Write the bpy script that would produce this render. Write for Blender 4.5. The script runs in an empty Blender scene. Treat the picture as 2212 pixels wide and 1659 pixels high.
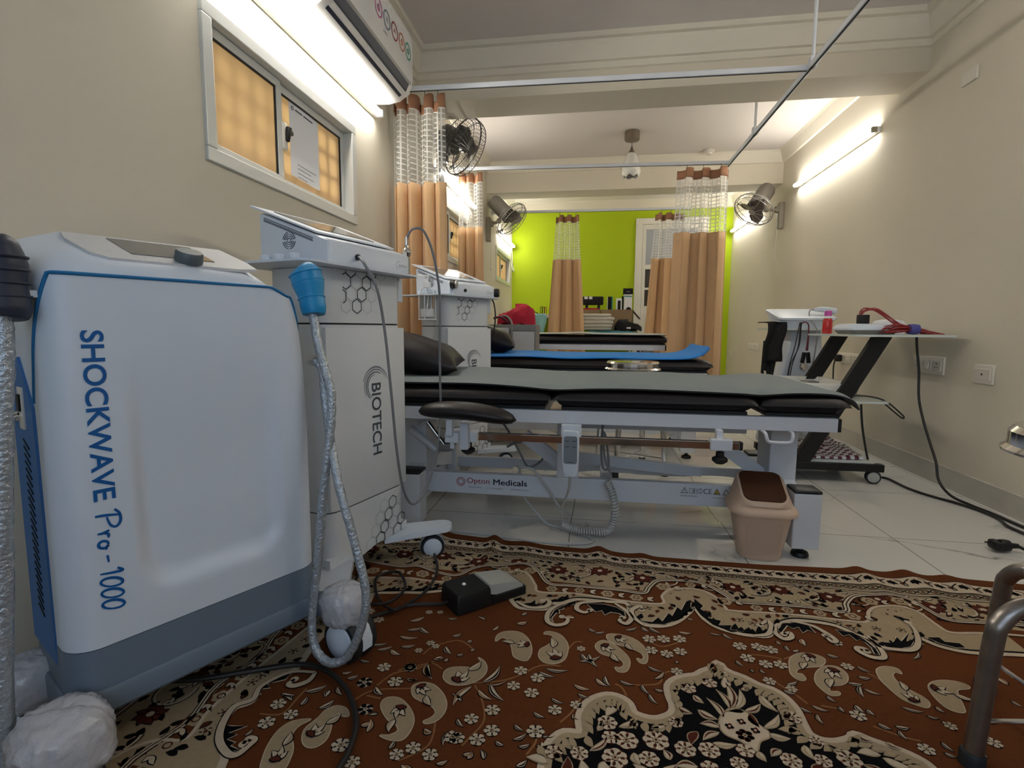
import bpy, bmesh, math, random
from mathutils import Vector, Matrix, Euler
PI = math.pi
R = math.radians
S = bpy.context.scene
COL = S.collection

# ---------------------------------------------------------------- camera
YAW, PIT, ROL = .152, .1065, .006
fwd = Vector((-math.sin(YAW)*math.cos(PIT), math.cos(YAW)*math.cos(PIT), -math.sin(PIT)))
rt = Vector((math.cos(YAW), math.sin(YAW), 0)); up = rt.cross(fwd)
r2 = rt*math.cos(ROL)+up*math.sin(ROL); u2 = -rt*math.sin(ROL)+up*math.cos(ROL)
cam = bpy.data.cameras.new('camera'); cam.sensor_width = 36; cam.lens = 36*1120/2212; cam.clip_start = .02
co = bpy.data.objects.new('camera', cam); COL.objects.link(co)
co.matrix_world = Matrix(((r2.x, u2.x, -fwd.x, 0), (r2.y, u2.y, -fwd.y, 0), (r2.z, u2.z, -fwd.z, .80), (0, 0, 0, 1)))
S.camera = co
# ---------------------------------------------------------------- daylight outside the windows, exposure
w = bpy.data.worlds.new('daylight'); S.world = w; w.use_nodes = True
bg = w.node_tree.nodes['Background']; bg.inputs[0].default_value = (.62, .78, 1, 1); bg.inputs[1].default_value = 1.0
S.view_settings.view_transform = 'Standard'; S.view_settings.look = 'None'
S.view_settings.gamma = 1; S.view_settings.use_curve_mapping = False
S.view_settings.exposure = 1.27
TUBE_POWER = 24.0

# ---------------------------------------------------------------- materials
def mat(name, col, rough=.5, metal=0, bump=0, bscale=200, var=0, vscale=8, trans=0, emit=None, estr=0, coat=0, alpha=1, ior=1.45, sheen=0, spec=.5):
    m = bpy.data.materials.new(name); m.use_nodes = True
    nt = m.node_tree; b = nt.nodes['Principled BSDF']
    b.inputs['Base Color'].default_value = (*col, 1); b.inputs['Roughness'].default_value = rough
    b.inputs['Metallic'].default_value = metal; b.inputs['Transmission Weight'].default_value = trans
    b.inputs['Coat Weight'].default_value = coat; b.inputs['Alpha'].default_value = alpha; b.inputs['IOR'].default_value = ior
    b.inputs['Sheen Weight'].default_value = sheen; b.inputs['Specular IOR Level'].default_value = spec
    if emit: b.inputs['Emission Color'].default_value = (*emit, 1); b.inputs['Emission Strength'].default_value = estr
    if bump or var:
        tc = nt.nodes.new('ShaderNodeTexCoord')
    if var:
        n = nt.nodes.new('ShaderNodeTexNoise'); n.inputs['Scale'].default_value = vscale; n.inputs['Detail'].default_value = 5
        nt.links.new(tc.outputs['Object'], n.inputs['Vector'])
        mx = nt.nodes.new('ShaderNodeMixRGB'); mx.inputs[1].default_value = (*[c*(1-var) for c in col], 1); mx.inputs[2].default_value = (*[min(1, c*(1+var)) for c in col], 1)
        nt.links.new(n.outputs['Fac'], mx.inputs[0]); nt.links.new(mx.outputs[0], b.inputs['Base Color'])
    if bump:
        n = nt.nodes.new('ShaderNodeTexNoise'); n.inputs['Scale'].default_value = bscale; n.inputs['Detail'].default_value = 3
        nt.links.new(tc.outputs['Object'], n.inputs['Vector'])
        bp = nt.nodes.new('ShaderNodeBump'); bp.inputs['Strength'].default_value = bump; bp.inputs['Distance'].default_value = .004
        nt.links.new(n.outputs['Fac'], bp.inputs['Height']); nt.links.new(bp.outputs['Normal'], b.inputs['Normal'])
    return m
M = {}
M['wall'] = mat('cream_wall_paint', (.66, .61, .50), .8, bump=.08, bscale=60, var=.03, vscale=3)
M['green'] = mat('lime_green_wall_paint', (.39, .52, .002), .75, bump=.06, bscale=60)
M['ceil'] = mat('white_ceiling_paint', (.70, .65, .61), .85)
M['beam'] = mat('beam_paint', (.68, .62, .50), .75)
M['cornice'] = mat('cornice_paint', (.72, .67, .56), .6)
M['white_metal'] = mat('white_powder_coat', (.68, .71, .76), .35)
M['cream_metal'] = mat('cream_powder_coat', (.72, .70, .64), .35)
M['plastic'] = mat('white_machine_plastic', (.64, .70, .78), .38, bump=.03, bscale=500)
M['plastic2'] = mat('white_cabinet_plastic', (.66, .69, .72), .42)
M['grey_plastic'] = mat('slate_grey_plastic', (.14, .18, .235), .45)
M['blue_panel'] = mat('blue_side_panel', (.05, .17, .42), .5)
M['blue_line'] = mat('blue_seam_line', (.01, .16, .38), .4)
M['blue_ink'] = mat('blue_lettering', (.004, .10, .33), .4)
M['dark_ink'] = mat('dark_grey_print', (.06, .07, .09), .5)
M['light_ink'] = mat('light_grey_print', (.32, .33, .35), .5)
M['blue_grip'] = mat('bright_blue_rubber', (.01, .27, .56), .4)
M['navy_grip'] = mat('dark_slate_rubber', (.025, .032, .055), .45)
M['black'] = mat('black_plastic', (.006, .006, .0065), .45)
M['rubber'] = mat('black_rubber', (.015, .017, .021), .55)
M['knobgrey'] = mat('grey_knob', (.10, .12, .13), .4)
M['screen'] = mat('dark_glass_screen', (.16, .16, .16), .12, coat=.5)
M['panelgrey'] = mat('light_grey_control_panel', (.52, .53, .54), .5, bump=.4, bscale=60)
M['wrap'] = mat('silver_plastic_wrap', (.42, .46, .50), .22, metal=.45, bump=1, bscale=140)
M['foam'] = mat('bubble_wrap_plastic', (.55, .55, .58), .22, bump=.9, bscale=70, coat=.5, alpha=.92)
M['leather'] = mat('black_leatherette', (.008, .005, .006), .42, bump=.15, bscale=300)
M['matgrey'] = mat('grey_yoga_mat', (.165, .195, .205), .8, bump=.12, bscale=400)
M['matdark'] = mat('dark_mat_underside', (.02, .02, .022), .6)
M['matblue'] = mat('blue_yoga_mat', (.005, .20, .62), .6)
M['chrome'] = mat('chrome', (.72, .70, .68), .12, metal=1)
M['worn'] = mat('worn_steel_tube', (.30, .27, .25), .35, metal=.9, bump=.15, bscale=60, var=.35, vscale=30)
M['beige'] = mat('beige_plastic', (.66, .48, .35), .45)
M['brown'] = mat('brown_plastic', (.075, .026, .010), .5, bump=.1, bscale=500)
M['glass_shelf'] = mat('frosted_glass_shelf', (.62, .68, .66), .25, coat=.3)
M['clear'] = mat('clear_plastic', (.95, .97, .96), .08, trans=1, ior=1.15)
M['curtain'] = mat('peach_curtain_fabric', (.62, .39, .20), .75, bump=.12, bscale=500, sheen=.2)
M['curtain_band'] = mat('brown_curtain_heading', (.35, .17, .09), .8)
M['fan_dark'] = mat('dark_fan_metal', (.10, .095, .09), .4, metal=.4)
M['fan_grey'] = mat('silver_fan_metal', (.42, .41, .39), .35, metal=.6)
M['fan_motor'] = mat('dark_tan_fan_motor', (.17, .15, .13), .45)
M['fan_tan'] = mat('tan_fan_bracket', (.30, .26, .20), .5)
M['blade'] = mat('fan_blade', (.13, .11, .10), .3, metal=.3)
M['frame'] = mat('window_aluminium', (.62, .63, .60), .35, metal=.2)
M['dark_gap'] = mat('dark_gasket', (.02, .02, .02), .7)
M['paper'] = mat('white_paper', (.78, .79, .82), .7)
M['acwhite'] = mat('air_conditioner_white', (.74, .73, .72), .35)
M['acblue'] = mat('air_conditioner_slot', (.018, .024, .05), .4)
M['cable_grey'] = mat('grey_cable', (.22, .22, .23), .45)
M['cable_white'] = mat('pale_cable', (.5, .5, .48), .45)
M['cable_black'] = mat('black_cable', (.016, .014, .012), .45)
M['remote'] = mat('remote_keypad_grey', (.19, .22, .25), .5)
M['ivory'] = mat('ivory_switch_plastic', (.70, .66, .58), .35)
M['red'] = mat('red_fabric', (.42, .008, .03), .8, bump=.2, bscale=90)
M['redwire'] = mat('dark_red_wire', (.30, .025, .03), .4)
M['violet'] = mat('violet_strap', (.07, .07, .28), .6)
M['pink'] = mat('pink_bottle_cap', (.62, .10, .40), .35)
M['redliq'] = mat('red_gel_bottle', (.52, .02, .02), .2, coat=.4)
M['cloth_black'] = mat('black_cloth', (.010, .009, .010), .85)
M['towel'] = mat('white_towel', (.68, .65, .58), .9, bump=.3, bscale=200)
M['aqua'] = mat('aqua_cloth', (.25, .48, .47), .85)
M['teal'] = mat('teal_sheet', (.10, .33, .42), .85)
M['carton'] = mat('brown_cardboard', (.36, .25, .15), .85)
M['door'] = mat('white_door_paint', (.70, .68, .61), .5)
M['darkglass'] = mat('dark_door_glass', (.05, .045, .04), .15)
M['paleglass'] = mat('pale_door_glass', (.34, .36, .40), .3)
M['skirt'] = mat('grey_marble_skirting', (.50, .47, .41), .35, var=.15, vscale=9)
M['pedal'] = mat('light_grey_pedal', (.40, .41, .38), .5)
M['cab_grey'] = mat('grey_laminate', (.24, .23, .21), .5)
M['cab_white'] = mat('off_white_laminate', (.60, .59, .56), .4)
M['redink'] = mat('dark_red_print', (.30, .02, .03), .5)
M['yellow'] = mat('yellow_print', (.6, .42, .02), .5)
M['skin'] = mat('printed_face_tone', (.45, .26, .18), .6)
M['bronze'] = mat('antique_bronze', (.30, .25, .20), .35, metal=.8)
M['opal'] = mat('crackled_white_glass', (.72, .70, .64), .2, bump=.5, bscale=40)
M['tealbox'] = mat('teal_card', (.02, .30, .30), .5)
M['batten'] = mat('white_batten', (.75, .75, .74), .4)
M['plaid'] = mat('maroon_plastic', (.16, .03, .05), .6)

def emis(name, col, st):
    m = bpy.data.materials.new(name); m.use_nodes = True; nt = m.node_tree
    nt.nodes.remove(nt.nodes['Principled BSDF']); e = nt.nodes.new('ShaderNodeEmission')
    e.inputs[0].default_value = (*col, 1); e.inputs[1].default_value = st
    nt.links.new(e.outputs[0], nt.nodes['Material Output'].inputs[0]); return m
M['tube'] = emis('lit_tube', (1, .96, .88), TUBE_POWER)

def floor_mat():
    m = bpy.data.materials.new('white_marble_tile'); m.use_nodes = True; nt = m.node_tree; b = nt.nodes['Principled BSDF']
    N = nt.nodes.new; L = nt.links.new
    tc = N('ShaderNodeTexCoord'); mp = N('ShaderNodeMapping'); L(tc.outputs['Object'], mp.inputs[0]); mp.inputs['Location'].default_value = (.07, -.28, 0)
    br = N('ShaderNodeTexBrick'); br.offset = 0; br.inputs['Scale'].default_value = 1; br.inputs['Brick Width'].default_value = .62; br.inputs['Row Height'].default_value = .62
    br.inputs['Mortar Size'].default_value = .0022; br.inputs['Color1'].default_value = (.66, .65, .61, 1); br.inputs['Color2'].default_value = (.64, .63, .60, 1); br.inputs['Mortar'].default_value = (.24, .23, .2, 1)
    L(mp.outputs[0], br.inputs['Vector'])
    n1 = N('ShaderNodeTexNoise'); n1.inputs['Scale'].default_value = 1.6; n1.inputs['Detail'].default_value = 8; n1.inputs['Distortion'].default_value = 1.2; L(tc.outputs['Object'], n1.inputs['Vector'])
    ma = N('ShaderNodeMath'); ma.operation = 'SUBTRACT'; ma.inputs[1].default_value = .5; L(n1.outputs['Fac'], ma.inputs[0])
    mb = N('ShaderNodeMath'); mb.operation = 'ABSOLUTE'; L(ma.outputs[0], mb.inputs[0])
    cr = N('ShaderNodeValToRGB'); cr.color_ramp.elements[0].position = 0; cr.color_ramp.elements[0].color = (.38, .37, .36, 1); cr.color_ramp.elements[1].position = .012; cr.color_ramp.elements[1].color = (1, 1, 1, 1)
    L(mb.outputs[0], cr.inputs[0])
    n2 = N('ShaderNodeTexNoise'); n2.inputs['Scale'].default_value = 2.3; n2.inputs['Detail'].default_value = 2; L(tc.outputs['Object'], n2.inputs['Vector'])
    c2 = N('ShaderNodeValToRGB'); c2.color_ramp.elements[0].position = .52; c2.color_ramp.elements[1].position = .68; L(n2.outputs['Fac'], c2.inputs[0])
    mx = N('ShaderNodeMixRGB'); mx.inputs[1].default_value = (1, 1, 1, 1); L(c2.outputs[0], mx.inputs[0]); L(cr.outputs[0], mx.inputs[2])
    mu = N('ShaderNodeMixRGB'); mu.blend_type = 'MULTIPLY'; mu.inputs[0].default_value = 1; L(br.outputs['Color'], mu.inputs[1]); L(mx.outputs[0], mu.inputs[2])
    L(mu.outputs[0], b.inputs['Base Color']); b.inputs['Roughness'].default_value = .10; return m
M['floor'] = floor_mat()

def pane_mat():
    m = bpy.data.materials.new('amber_frosted_pane'); m.use_nodes = True; nt = m.node_tree
    nt.nodes.remove(nt.nodes['Principled BSDF']); N = nt.nodes.new; L = nt.links.new
    t = N('ShaderNodeBsdfTranslucent'); t.inputs[0].default_value = (1, .72, .40, 1)
    d = N('ShaderNodeBsdfDiffuse'); d.inputs[0].default_value = (.78, .60, .40, 1)
    g = N('ShaderNodeBsdfGlossy'); g.inputs['Roughness'].default_value = .12
    a = N('ShaderNodeMixShader'); a.inputs[0].default_value = .3; L(t.outputs[0], a.inputs[1]); L(d.outputs[0], a.inputs[2])
    b = N('ShaderNodeMixShader'); b.inputs[0].default_value = .05; L(a.outputs[0], b.inputs[1]); L(g.outputs[0], b.inputs[2])
    L(b.outputs[0], nt.nodes['Material Output'].inputs[0]); return m
M['pane'] = pane_mat()

def net_mat():
    # square-mesh netting: opaque threads with open holes between, along the cloth's own UV
    m = bpy.data.materials.new('white_square_netting'); m.use_nodes = True; nt = m.node_tree; N = nt.nodes.new; L = nt.links.new
    b = nt.nodes['Principled BSDF']; b.inputs['Base Color'].default_value = (.80, .78, .72, 1); b.inputs['Roughness'].default_value = .8
    uv = N('ShaderNodeUVMap'); sp = N('ShaderNodeSeparateXYZ'); L(uv.outputs[0], sp.inputs[0])
    fs = []
    for i in (0, 1):
        k = N('ShaderNodeMath'); k.operation = 'FRACT'; L(sp.outputs[i], k.inputs[0])
        c = N('ShaderNodeMath'); c.operation = 'LESS_THAN'; c.inputs[1].default_value = .22; L(k.outputs[0], c.inputs[0]); fs.append(c)
    mx = N('ShaderNodeMath'); mx.operation = 'MAXIMUM'; L(fs[0].outputs[0], mx.inputs[0]); L(fs[1].outputs[0], mx.inputs[1])
    al = N('ShaderNodeMath'); al.operation = 'MULTIPLY_ADD'; al.inputs[1].default_value = .70; al.inputs[2].default_value = .20; L(mx.outputs[0], al.inputs[0])
    L(al.outputs[0], b.inputs['Alpha']); return m
M['net'] = net_mat()

# ---------------------------------------------------------------- mesh builder
def catmull(pts, n=6, closed=False):
    P = [Vector(p) for p in pts]
    if len(P) < 3 or n < 2: return P
    out = []; m = len(P)
    for i in range(m if closed else m-1):
        if closed: a, b, c, d = P[(i-1) % m], P[i], P[(i+1) % m], P[(i+2) % m]
        else: a, b, c, d = P[max(i-1, 0)], P[i], P[i+1], P[min(i+2, m-1)]
        for k in range(n):
            t = k/n
            out.append(.5*((2*b)+(c-a)*t+(2*a-5*b+4*c-d)*t*t+(3*b-a-3*c+d)*t**3))
    if not closed: out.append(P[-1])
    return out
def rrect(w, d, r, n=4, cx=0, cy=0):
    o = []
    for sx, sy, a0 in ((1, -1, -90), (1, 1, 0), (-1, 1, 90), (-1, -1, 180)):
        for k in range(n+1):
            a = R(a0+90*k/n); o.append((cx+sx*(w/2-r)+r*math.cos(a), cy+sy*(d/2-r)+r*math.sin(a)))
    return o
class MB:
    def __init__(s): s.b = bmesh.new(); s.mi = 0; s.uv = s.b.loops.layers.uv.new('UVMap')
    def m(s, i): s.mi = i; return s
    def f(s, vs):
        try:
            f = s.b.faces.new(vs); f.material_index = s.mi; f.smooth = True; return f
        except ValueError: return None
    def add(s, verts, faces, mx=None):
        vs = [s.b.verts.new(mx @ Vector(v) if mx else v) for v in verts]
        for f in faces: s.f([vs[i] for i in f])
        return vs
    def box(s, c, d, rot=None, bev=0, seg=2):
        t = bmesh.new(); bmesh.ops.create_cube(t, size=1)
        bmesh.ops.scale(t, vec=d, verts=t.verts)
        if bev: bmesh.ops.bevel(t, geom=t.edges[:], offset=bev, segments=seg, affect='EDGES', profile=.5)
        mx = Matrix.Translation(c) @ (Euler(rot).to_matrix().to_4x4() if rot else Matrix())
        s._merge(t, mx); return s
    def bb(s, a, b, bev=0):  # box by two corners
        return s.box([(a[i]+b[i])/2 for i in range(3)], [abs(b[i]-a[i]) for i in range(3)], None, bev)
    def _merge(s, t, mx):
        mp = {}
        for v in t.verts: mp[v] = s.b.verts.new(mx @ v.co)
        for f in t.faces: s.f([mp[v] for v in f.verts])
        t.free()
    def cyl(s, p0, p1, r0, r1=None, n=20, cap=True):
        r1 = r0 if r1 is None else r1
        return s.tube([p0, p1], [r0, r1], n, smooth=0, cap=cap)
    def tube(s, pts, r, n=10, smooth=6, closed=False, cap=True):
        P = catmull(pts, smooth, closed) if smooth else [Vector(p) for p in pts]
        m = len(P)
        if isinstance(r, (int, float)): rr = [r]*m
        else:
            rr = []
            for i in range(m):
                u = i/(m-1)*(len(r)-1); k = min(int(u), len(r)-2); rr.append(r[k]+(r[k+1]-r[k])*(u-k))
        up = None; rings = []
        for i in range(m):
            t = (P[(i+1) % m]-P[i-1]) if closed else (P[min(i+1, m-1)]-P[max(i-1, 0)])
            if t.length < 1e-9: t = Vector((0, 0, 1))
            t.normalize()
            if up is None:
                up = t.orthogonal().normalized()
            else:
                up = up-t*up.dot(t)
                if up.length < 1e-6: up = t.orthogonal()
                up.normalize()
            v = t.cross(up)
            rings.append([s.b.verts.new(P[i]+rr[i]*(up*math.cos(2*PI*k/n)+v*math.sin(2*PI*k/n))) for k in range(n)])
        for i in range(m if closed else m-1):
            a, b = rings[i], rings[(i+1) % m]
            for k in range(n): s.f([a[k], a[(k+1) % n], b[(k+1) % n], b[k]])
        if cap and not closed: s.f(rings[0][::-1]); s.f(rings[-1])
        return s
    def lathe(s, prof, o=(0, 0, 0), n=32, mx=None):  # prof [(r,z)] about local z
        rings = []; T = Matrix.Translation(o) @ (mx or Matrix())
        for r, z in prof:
            if r < 1e-6: rings.append([s.b.verts.new(T @ Vector((0, 0, z)))])
            else: rings.append([s.b.verts.new(T @ Vector((r*math.cos(2*PI*k/n), r*math.sin(2*PI*k/n), z))) for k in range(n)])
        for a, b in zip(rings, rings[1:]):
            for k in range(n):
                j = (k+1) % n
                if len(a) == 1 and len(b) > 1: s.f([a[0], b[j], b[k]])
                elif len(b) == 1 and len(a) > 1: s.f([a[k], a[j], b[0]])
                elif len(a) > 1: s.f([a[k], a[j], b[j], b[k]])
        return s
    def loft(s, rings, cap=True, closed=True):
        vr = [[s.b.verts.new(p) for p in r] for r in rings]
        for a, b in zip(vr, vr[1:]):
            n = len(a)
            for k in range(n if closed else n-1): s.f([a[k], a[(k+1) % n], b[(k+1) % n], b[k]])
        if cap: s.f(vr[0][::-1]); s.f(vr[-1])
        return s
    def prism(s, poly, fn, t0, t1):  # poly 2d, fn(u,v,t)->xyz
        a = [s.b.verts.new(fn(u, v, t0)) for u, v in poly]; b = [s.b.verts.new(fn(u, v, t1)) for u, v in poly]
        n = len(poly)
        for k in range(n): s.f([a[k], a[(k+1) % n], b[(k+1) % n], b[k]])
        s.f(a[::-1]); s.f(b); return s
    def grid(s, fn, nu, nv, flip=False, uvfn=None, mfn=None):
        g = [[s.b.verts.new(fn(i/nu, j/nv)) for j in range(nv+1)] for i in range(nu+1)]
        for i in range(nu):
            for j in range(nv):
                q = [g[i][j], g[i+1][j], g[i+1][j+1], g[i][j+1]]; c = [(i, j), (i+1, j), (i+1, j+1), (i, j+1)]
                if flip: q = q[::-1]; c = c[::-1]
                if mfn: s.mi = mfn((i+.5)/nu, (j+.5)/nv)
                f = s.f(q)
                if uvfn and f:
                    for l, (a, b) in zip(f.loops, c): l[s.uv].uv = uvfn(a/nu, b/nv)
        return g
    def sphere(s, c, r, n=20, sc=(1, 1, 1), mx=None):
        t = bmesh.new(); bmesh.ops.create_uvsphere(t, u_segments=n, v_segments=max(8, n//2), radius=r)
        s._merge(t, Matrix.Translation(c) @ (mx or Matrix()) @ Matrix.Diagonal((*sc, 1))); return s
    def text(s, st, w, h, mx, depth=.0006, shear=0, bold=0, fit=True):
        cu = bpy.data.curves.new('t', 'FONT'); cu.body = st; cu.extrude = 0; cu.shear = shear; cu.offset = bold; cu.resolution_u = 5
        o = bpy.data.objects.new('t', cu); COL.objects.link(o); dg = bpy.context.evaluated_depsgraph_get()
        me = bpy.data.meshes.new_from_object(o.evaluated_get(dg)); bpy.data.objects.remove(o)
        xs = [v.co.x for v in me.vertices]; ys = [v.co.y for v in me.vertices]
        x0, x1, y0, y1 = min(xs), max(xs), min(ys), max(ys)
        sx = w/(x1-x0); sy = h/(y1-y0) if h else sx
        vs = [((v.co.x-x0)*sx, (v.co.y-y0)*sy, depth) for v in me.vertices]
        s.add(vs, [tuple(p.vertices) for p in me.polygons], mx); bpy.data.meshes.remove(me); return s
    def ring2(s, outer, inner, fn):  # flat strip between two closed outlines
        a = [s.b.verts.new(fn(*p)) for p in outer]; b = [s.b.verts.new(fn(*p)) for p in inner]; n = len(a)
        for k in range(n): s.f([a[k], a[(k+1) % n], b[(k+1) % n], b[k]])
        return s
    def strip(s, pts, wd, fn):  # flat ribbon along a 2d polyline
        n = len(pts); L = []; Rr = []
        for i in range(n):
            a = pts[max(i-1, 0)]; c = pts[min(i+1, n-1)]; dx, dy = c[0]-a[0], c[1]-a[1]; l = math.hypot(dx, dy) or 1
            ww = wd if isinstance(wd, (int, float)) else wd(i/(n-1))
            L.append(s.b.verts.new(fn(pts[i][0]-dy/l*ww/2, pts[i][1]+dx/l*ww/2))); Rr.append(s.b.verts.new(fn(pts[i][0]+dy/l*ww/2, pts[i][1]-dx/l*ww/2)))
        for i in range(n-1): s.f([L[i], Rr[i], Rr[i+1], L[i+1]])
        return s
    def solid(s, th):
        # give an open sheet a thickness along its vertex normals, with a rim
        s.b.normal_update(); fs = s.b.faces[:]; bd = [(e.verts[0], e.verts[1], e.link_faces[0]) for e in s.b.edges if len(e.link_faces) == 1]
        nm = {}
        for f in fs:
            for v in f.verts: nm[v] = nm.get(v, Vector())+f.normal
        dup = {v: s.b.verts.new(v.co-n.normalized()*th) for v, n in nm.items()}
        for f in fs:
            g = s.b.faces.new([dup[v] for v in reversed(f.verts[:])]); g.material_index = f.material_index; g.smooth = True
        for a, b, f in bd:
            vs = f.verts[:]; i = vs.index(a)
            if vs[(i+1) % len(vs)] is not b: a, b = b, a
            g = s.b.faces.new([b, a, dup[a], dup[b]]); g.material_index = f.material_index; g.smooth = True
        return s
    def done(s, name, mats, parent=None, shift=None, angle=35, flat=False):
        s.b.normal_update()
        me = bpy.data.meshes.new(name)
        if shift: bmesh.ops.translate(s.b, vec=[-c for c in shift], verts=s.b.verts)
        s.b.to_mesh(me); s.b.free()
        for k in (mats if isinstance(mats, (list, tuple)) else [mats]): me.materials.append(M[k] if isinstance(k, str) else k)
        if flat:
            for p in me.polygons: p.use_smooth = False
        else: me.set_sharp_from_angle(angle=R(angle))
        o = bpy.data.objects.new(name, me); COL.objects.link(o)
        if parent: o.parent = parent
        elif shift: o.location = shift
        return o
def recalc(mb): bmesh.ops.recalc_face_normals(mb.b, faces=mb.b.faces[:]); return mb
def thing(name, label, cat, loc=(0, 0, 0), rz=0, group=None):
    o = bpy.data.objects.new(name, None); COL.objects.link(o); o.location = loc; o.rotation_euler = (0, 0, rz); o.empty_display_size = .1
    o['label'] = label; o['category'] = cat
    if group: o['group'] = group
    return o
def tag(o, label, cat, group=None):
    o['label'] = label; o['category'] = cat
    if group: o['group'] = group
    return o
def struct(name, mb, m, flat=True, parent=None):
    o = mb.done(name, m, parent, flat=flat)
    if not parent: o['kind'] = 'structure'
    return o
def copy_tree(o, parent=None):
    c = o.copy(); COL.objects.link(c)
    if parent: c.parent = parent
    for ch in list(o.children): copy_tree(ch, c)
    return c
random.seed(7)
# ================================================================ the room
XL, XR, YB, YF, H = -1.15, 1.82, -1.3, 7.45, 2.54
struct('floor', MB().bb((XL-.1, YB-.1, -.05), (XR+.1, YF+.1, 0)), 'floor')
struct('ceiling', MB().bb((XL-.1, YB-.1, H), (XR+.1, YF+.1, H+.06)), 'ceil')
WIN = [(1.45, 2.45, 1.295, 1.755), (3.78, 4.78, 1.33, 1.78), (6.16, 7.22, 1.375, 1.78)]
mb = MB(); y = YB-.1
for a, b, z0, z1 in WIN:
    mb.bb((XL-.1, y, 0), (XL, a, H)); mb.bb((XL-.1, a, 0), (XL, b, z0)); mb.bb((XL-.1, a, z1), (XL, b, H)); y = b
mb.bb((XL-.1, y, 0), (XL, YF+.1, H))
struct('wall_left', mb, 'wall')
struct('wall_right', MB().bb((XR, YB-.1, 0), (XR+.1, YF+.1, H)), 'wall')
struct('wall_far', MB().bb((XL, YF, 0), (XR, YF+.1, 2.43)), 'green')
struct('trim_1', MB().bb((XL, YF-.02, 2.42), (XR, YF+.1, H)), 'beam')
mb = MB()   # wall behind the camera with a wide window
mb.bb((XL, YB-.1, 0), (-.75, YB, H)); mb.bb((1.35, YB-.1, 0), (XR, YB, H)); mb.bb((-.75, YB-.1, 0), (1.35, YB, .8)); mb.bb((-.75, YB-.1, 2.15), (1.35, YB, H))
struct('wall_back', mb, 'wall')
mb = MB()
for x in (-.75, .27, 1.31): mb.bb((x, YB-.07, .8), (x+.04, YB-.03, 2.15))
for z in (.8, 2.11): mb.bb((-.75, YB-.07, z), (1.35, YB-.03, z+.04))
struct('window_4', mb, 'frame')
# beams across the ceiling
struct('trim_2', MB().bb((XL, 3.36, 2.235), (XR, 3.65, H)), 'beam')
struct('trim_3', MB().bb((XL, 5.62, 2.235), (XR, 5.90, H)), 'beam')
def cornice(name, path):
    # stepped profile swept along straight runs: list of (p, q, inward normal)
    mb = MB()
    prof = [(0, 2.36), (.012, 2.365), (.012, 2.40), (.028, 2.405), (.06, 2.49), (.062, 2.505), (.085, 2.51), (.085, 2.54), (0, 2.54)]
    for p, q, nrm in path:
        mb.loft([[(p[0]+nrm[0]*d, p[1]+nrm[1]*d, z) for d, z in prof], [(q[0]+nrm[0]*d, q[1]+nrm[1]*d, z) for d, z in prof]])
    recalc(mb)
    return struct(name, mb, 'cornice')
cornice('trim_4', [((XL, YB), (XL, 3.36), (1, 0)), ((XL, 3.36), (XR, 3.36), (0, -1)), ((XR, YB), (XR, 3.36), (-1, 0))])
def cove(name, y0, y1):
    mb = MB()
    prof = [(0, 2.43), (.015, 2.435), (.05, 2.52), (.065, 2.54), (0, 2.54)]
    for p, q, nrm in [((XL, y0), (XL, y1), (1, 0)), ((XR, y0), (XR, y1), (-1, 0)), ((XL, y1), (XR, y1), (0, -1))]:
        mb.loft([[(p[0]+nrm[0]*d, p[1]+nrm[1]*d, z) for d, z in prof], [(q[0]+nrm[0]*d, q[1]+nrm[1]*d, z) for d, z in prof]])
    recalc(mb); struct(name, mb, 'cornice')
cove('trim_5', 3.65, 5.62); cove('trim_6', 5.90, 7.43)
struct('baseboard_right', MB().bb((XR-.012, YB, 0), (XR, YF, .105)), 'skirt')
struct('baseboard_left', MB().bb((XL, YB, 0), (XL+.012, YF, .105)), 'skirt')
struct('baseboard_far', MB().bb((XL+.012, YF-.012, 0), (.55, YF, .105)), 'skirt')

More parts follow.
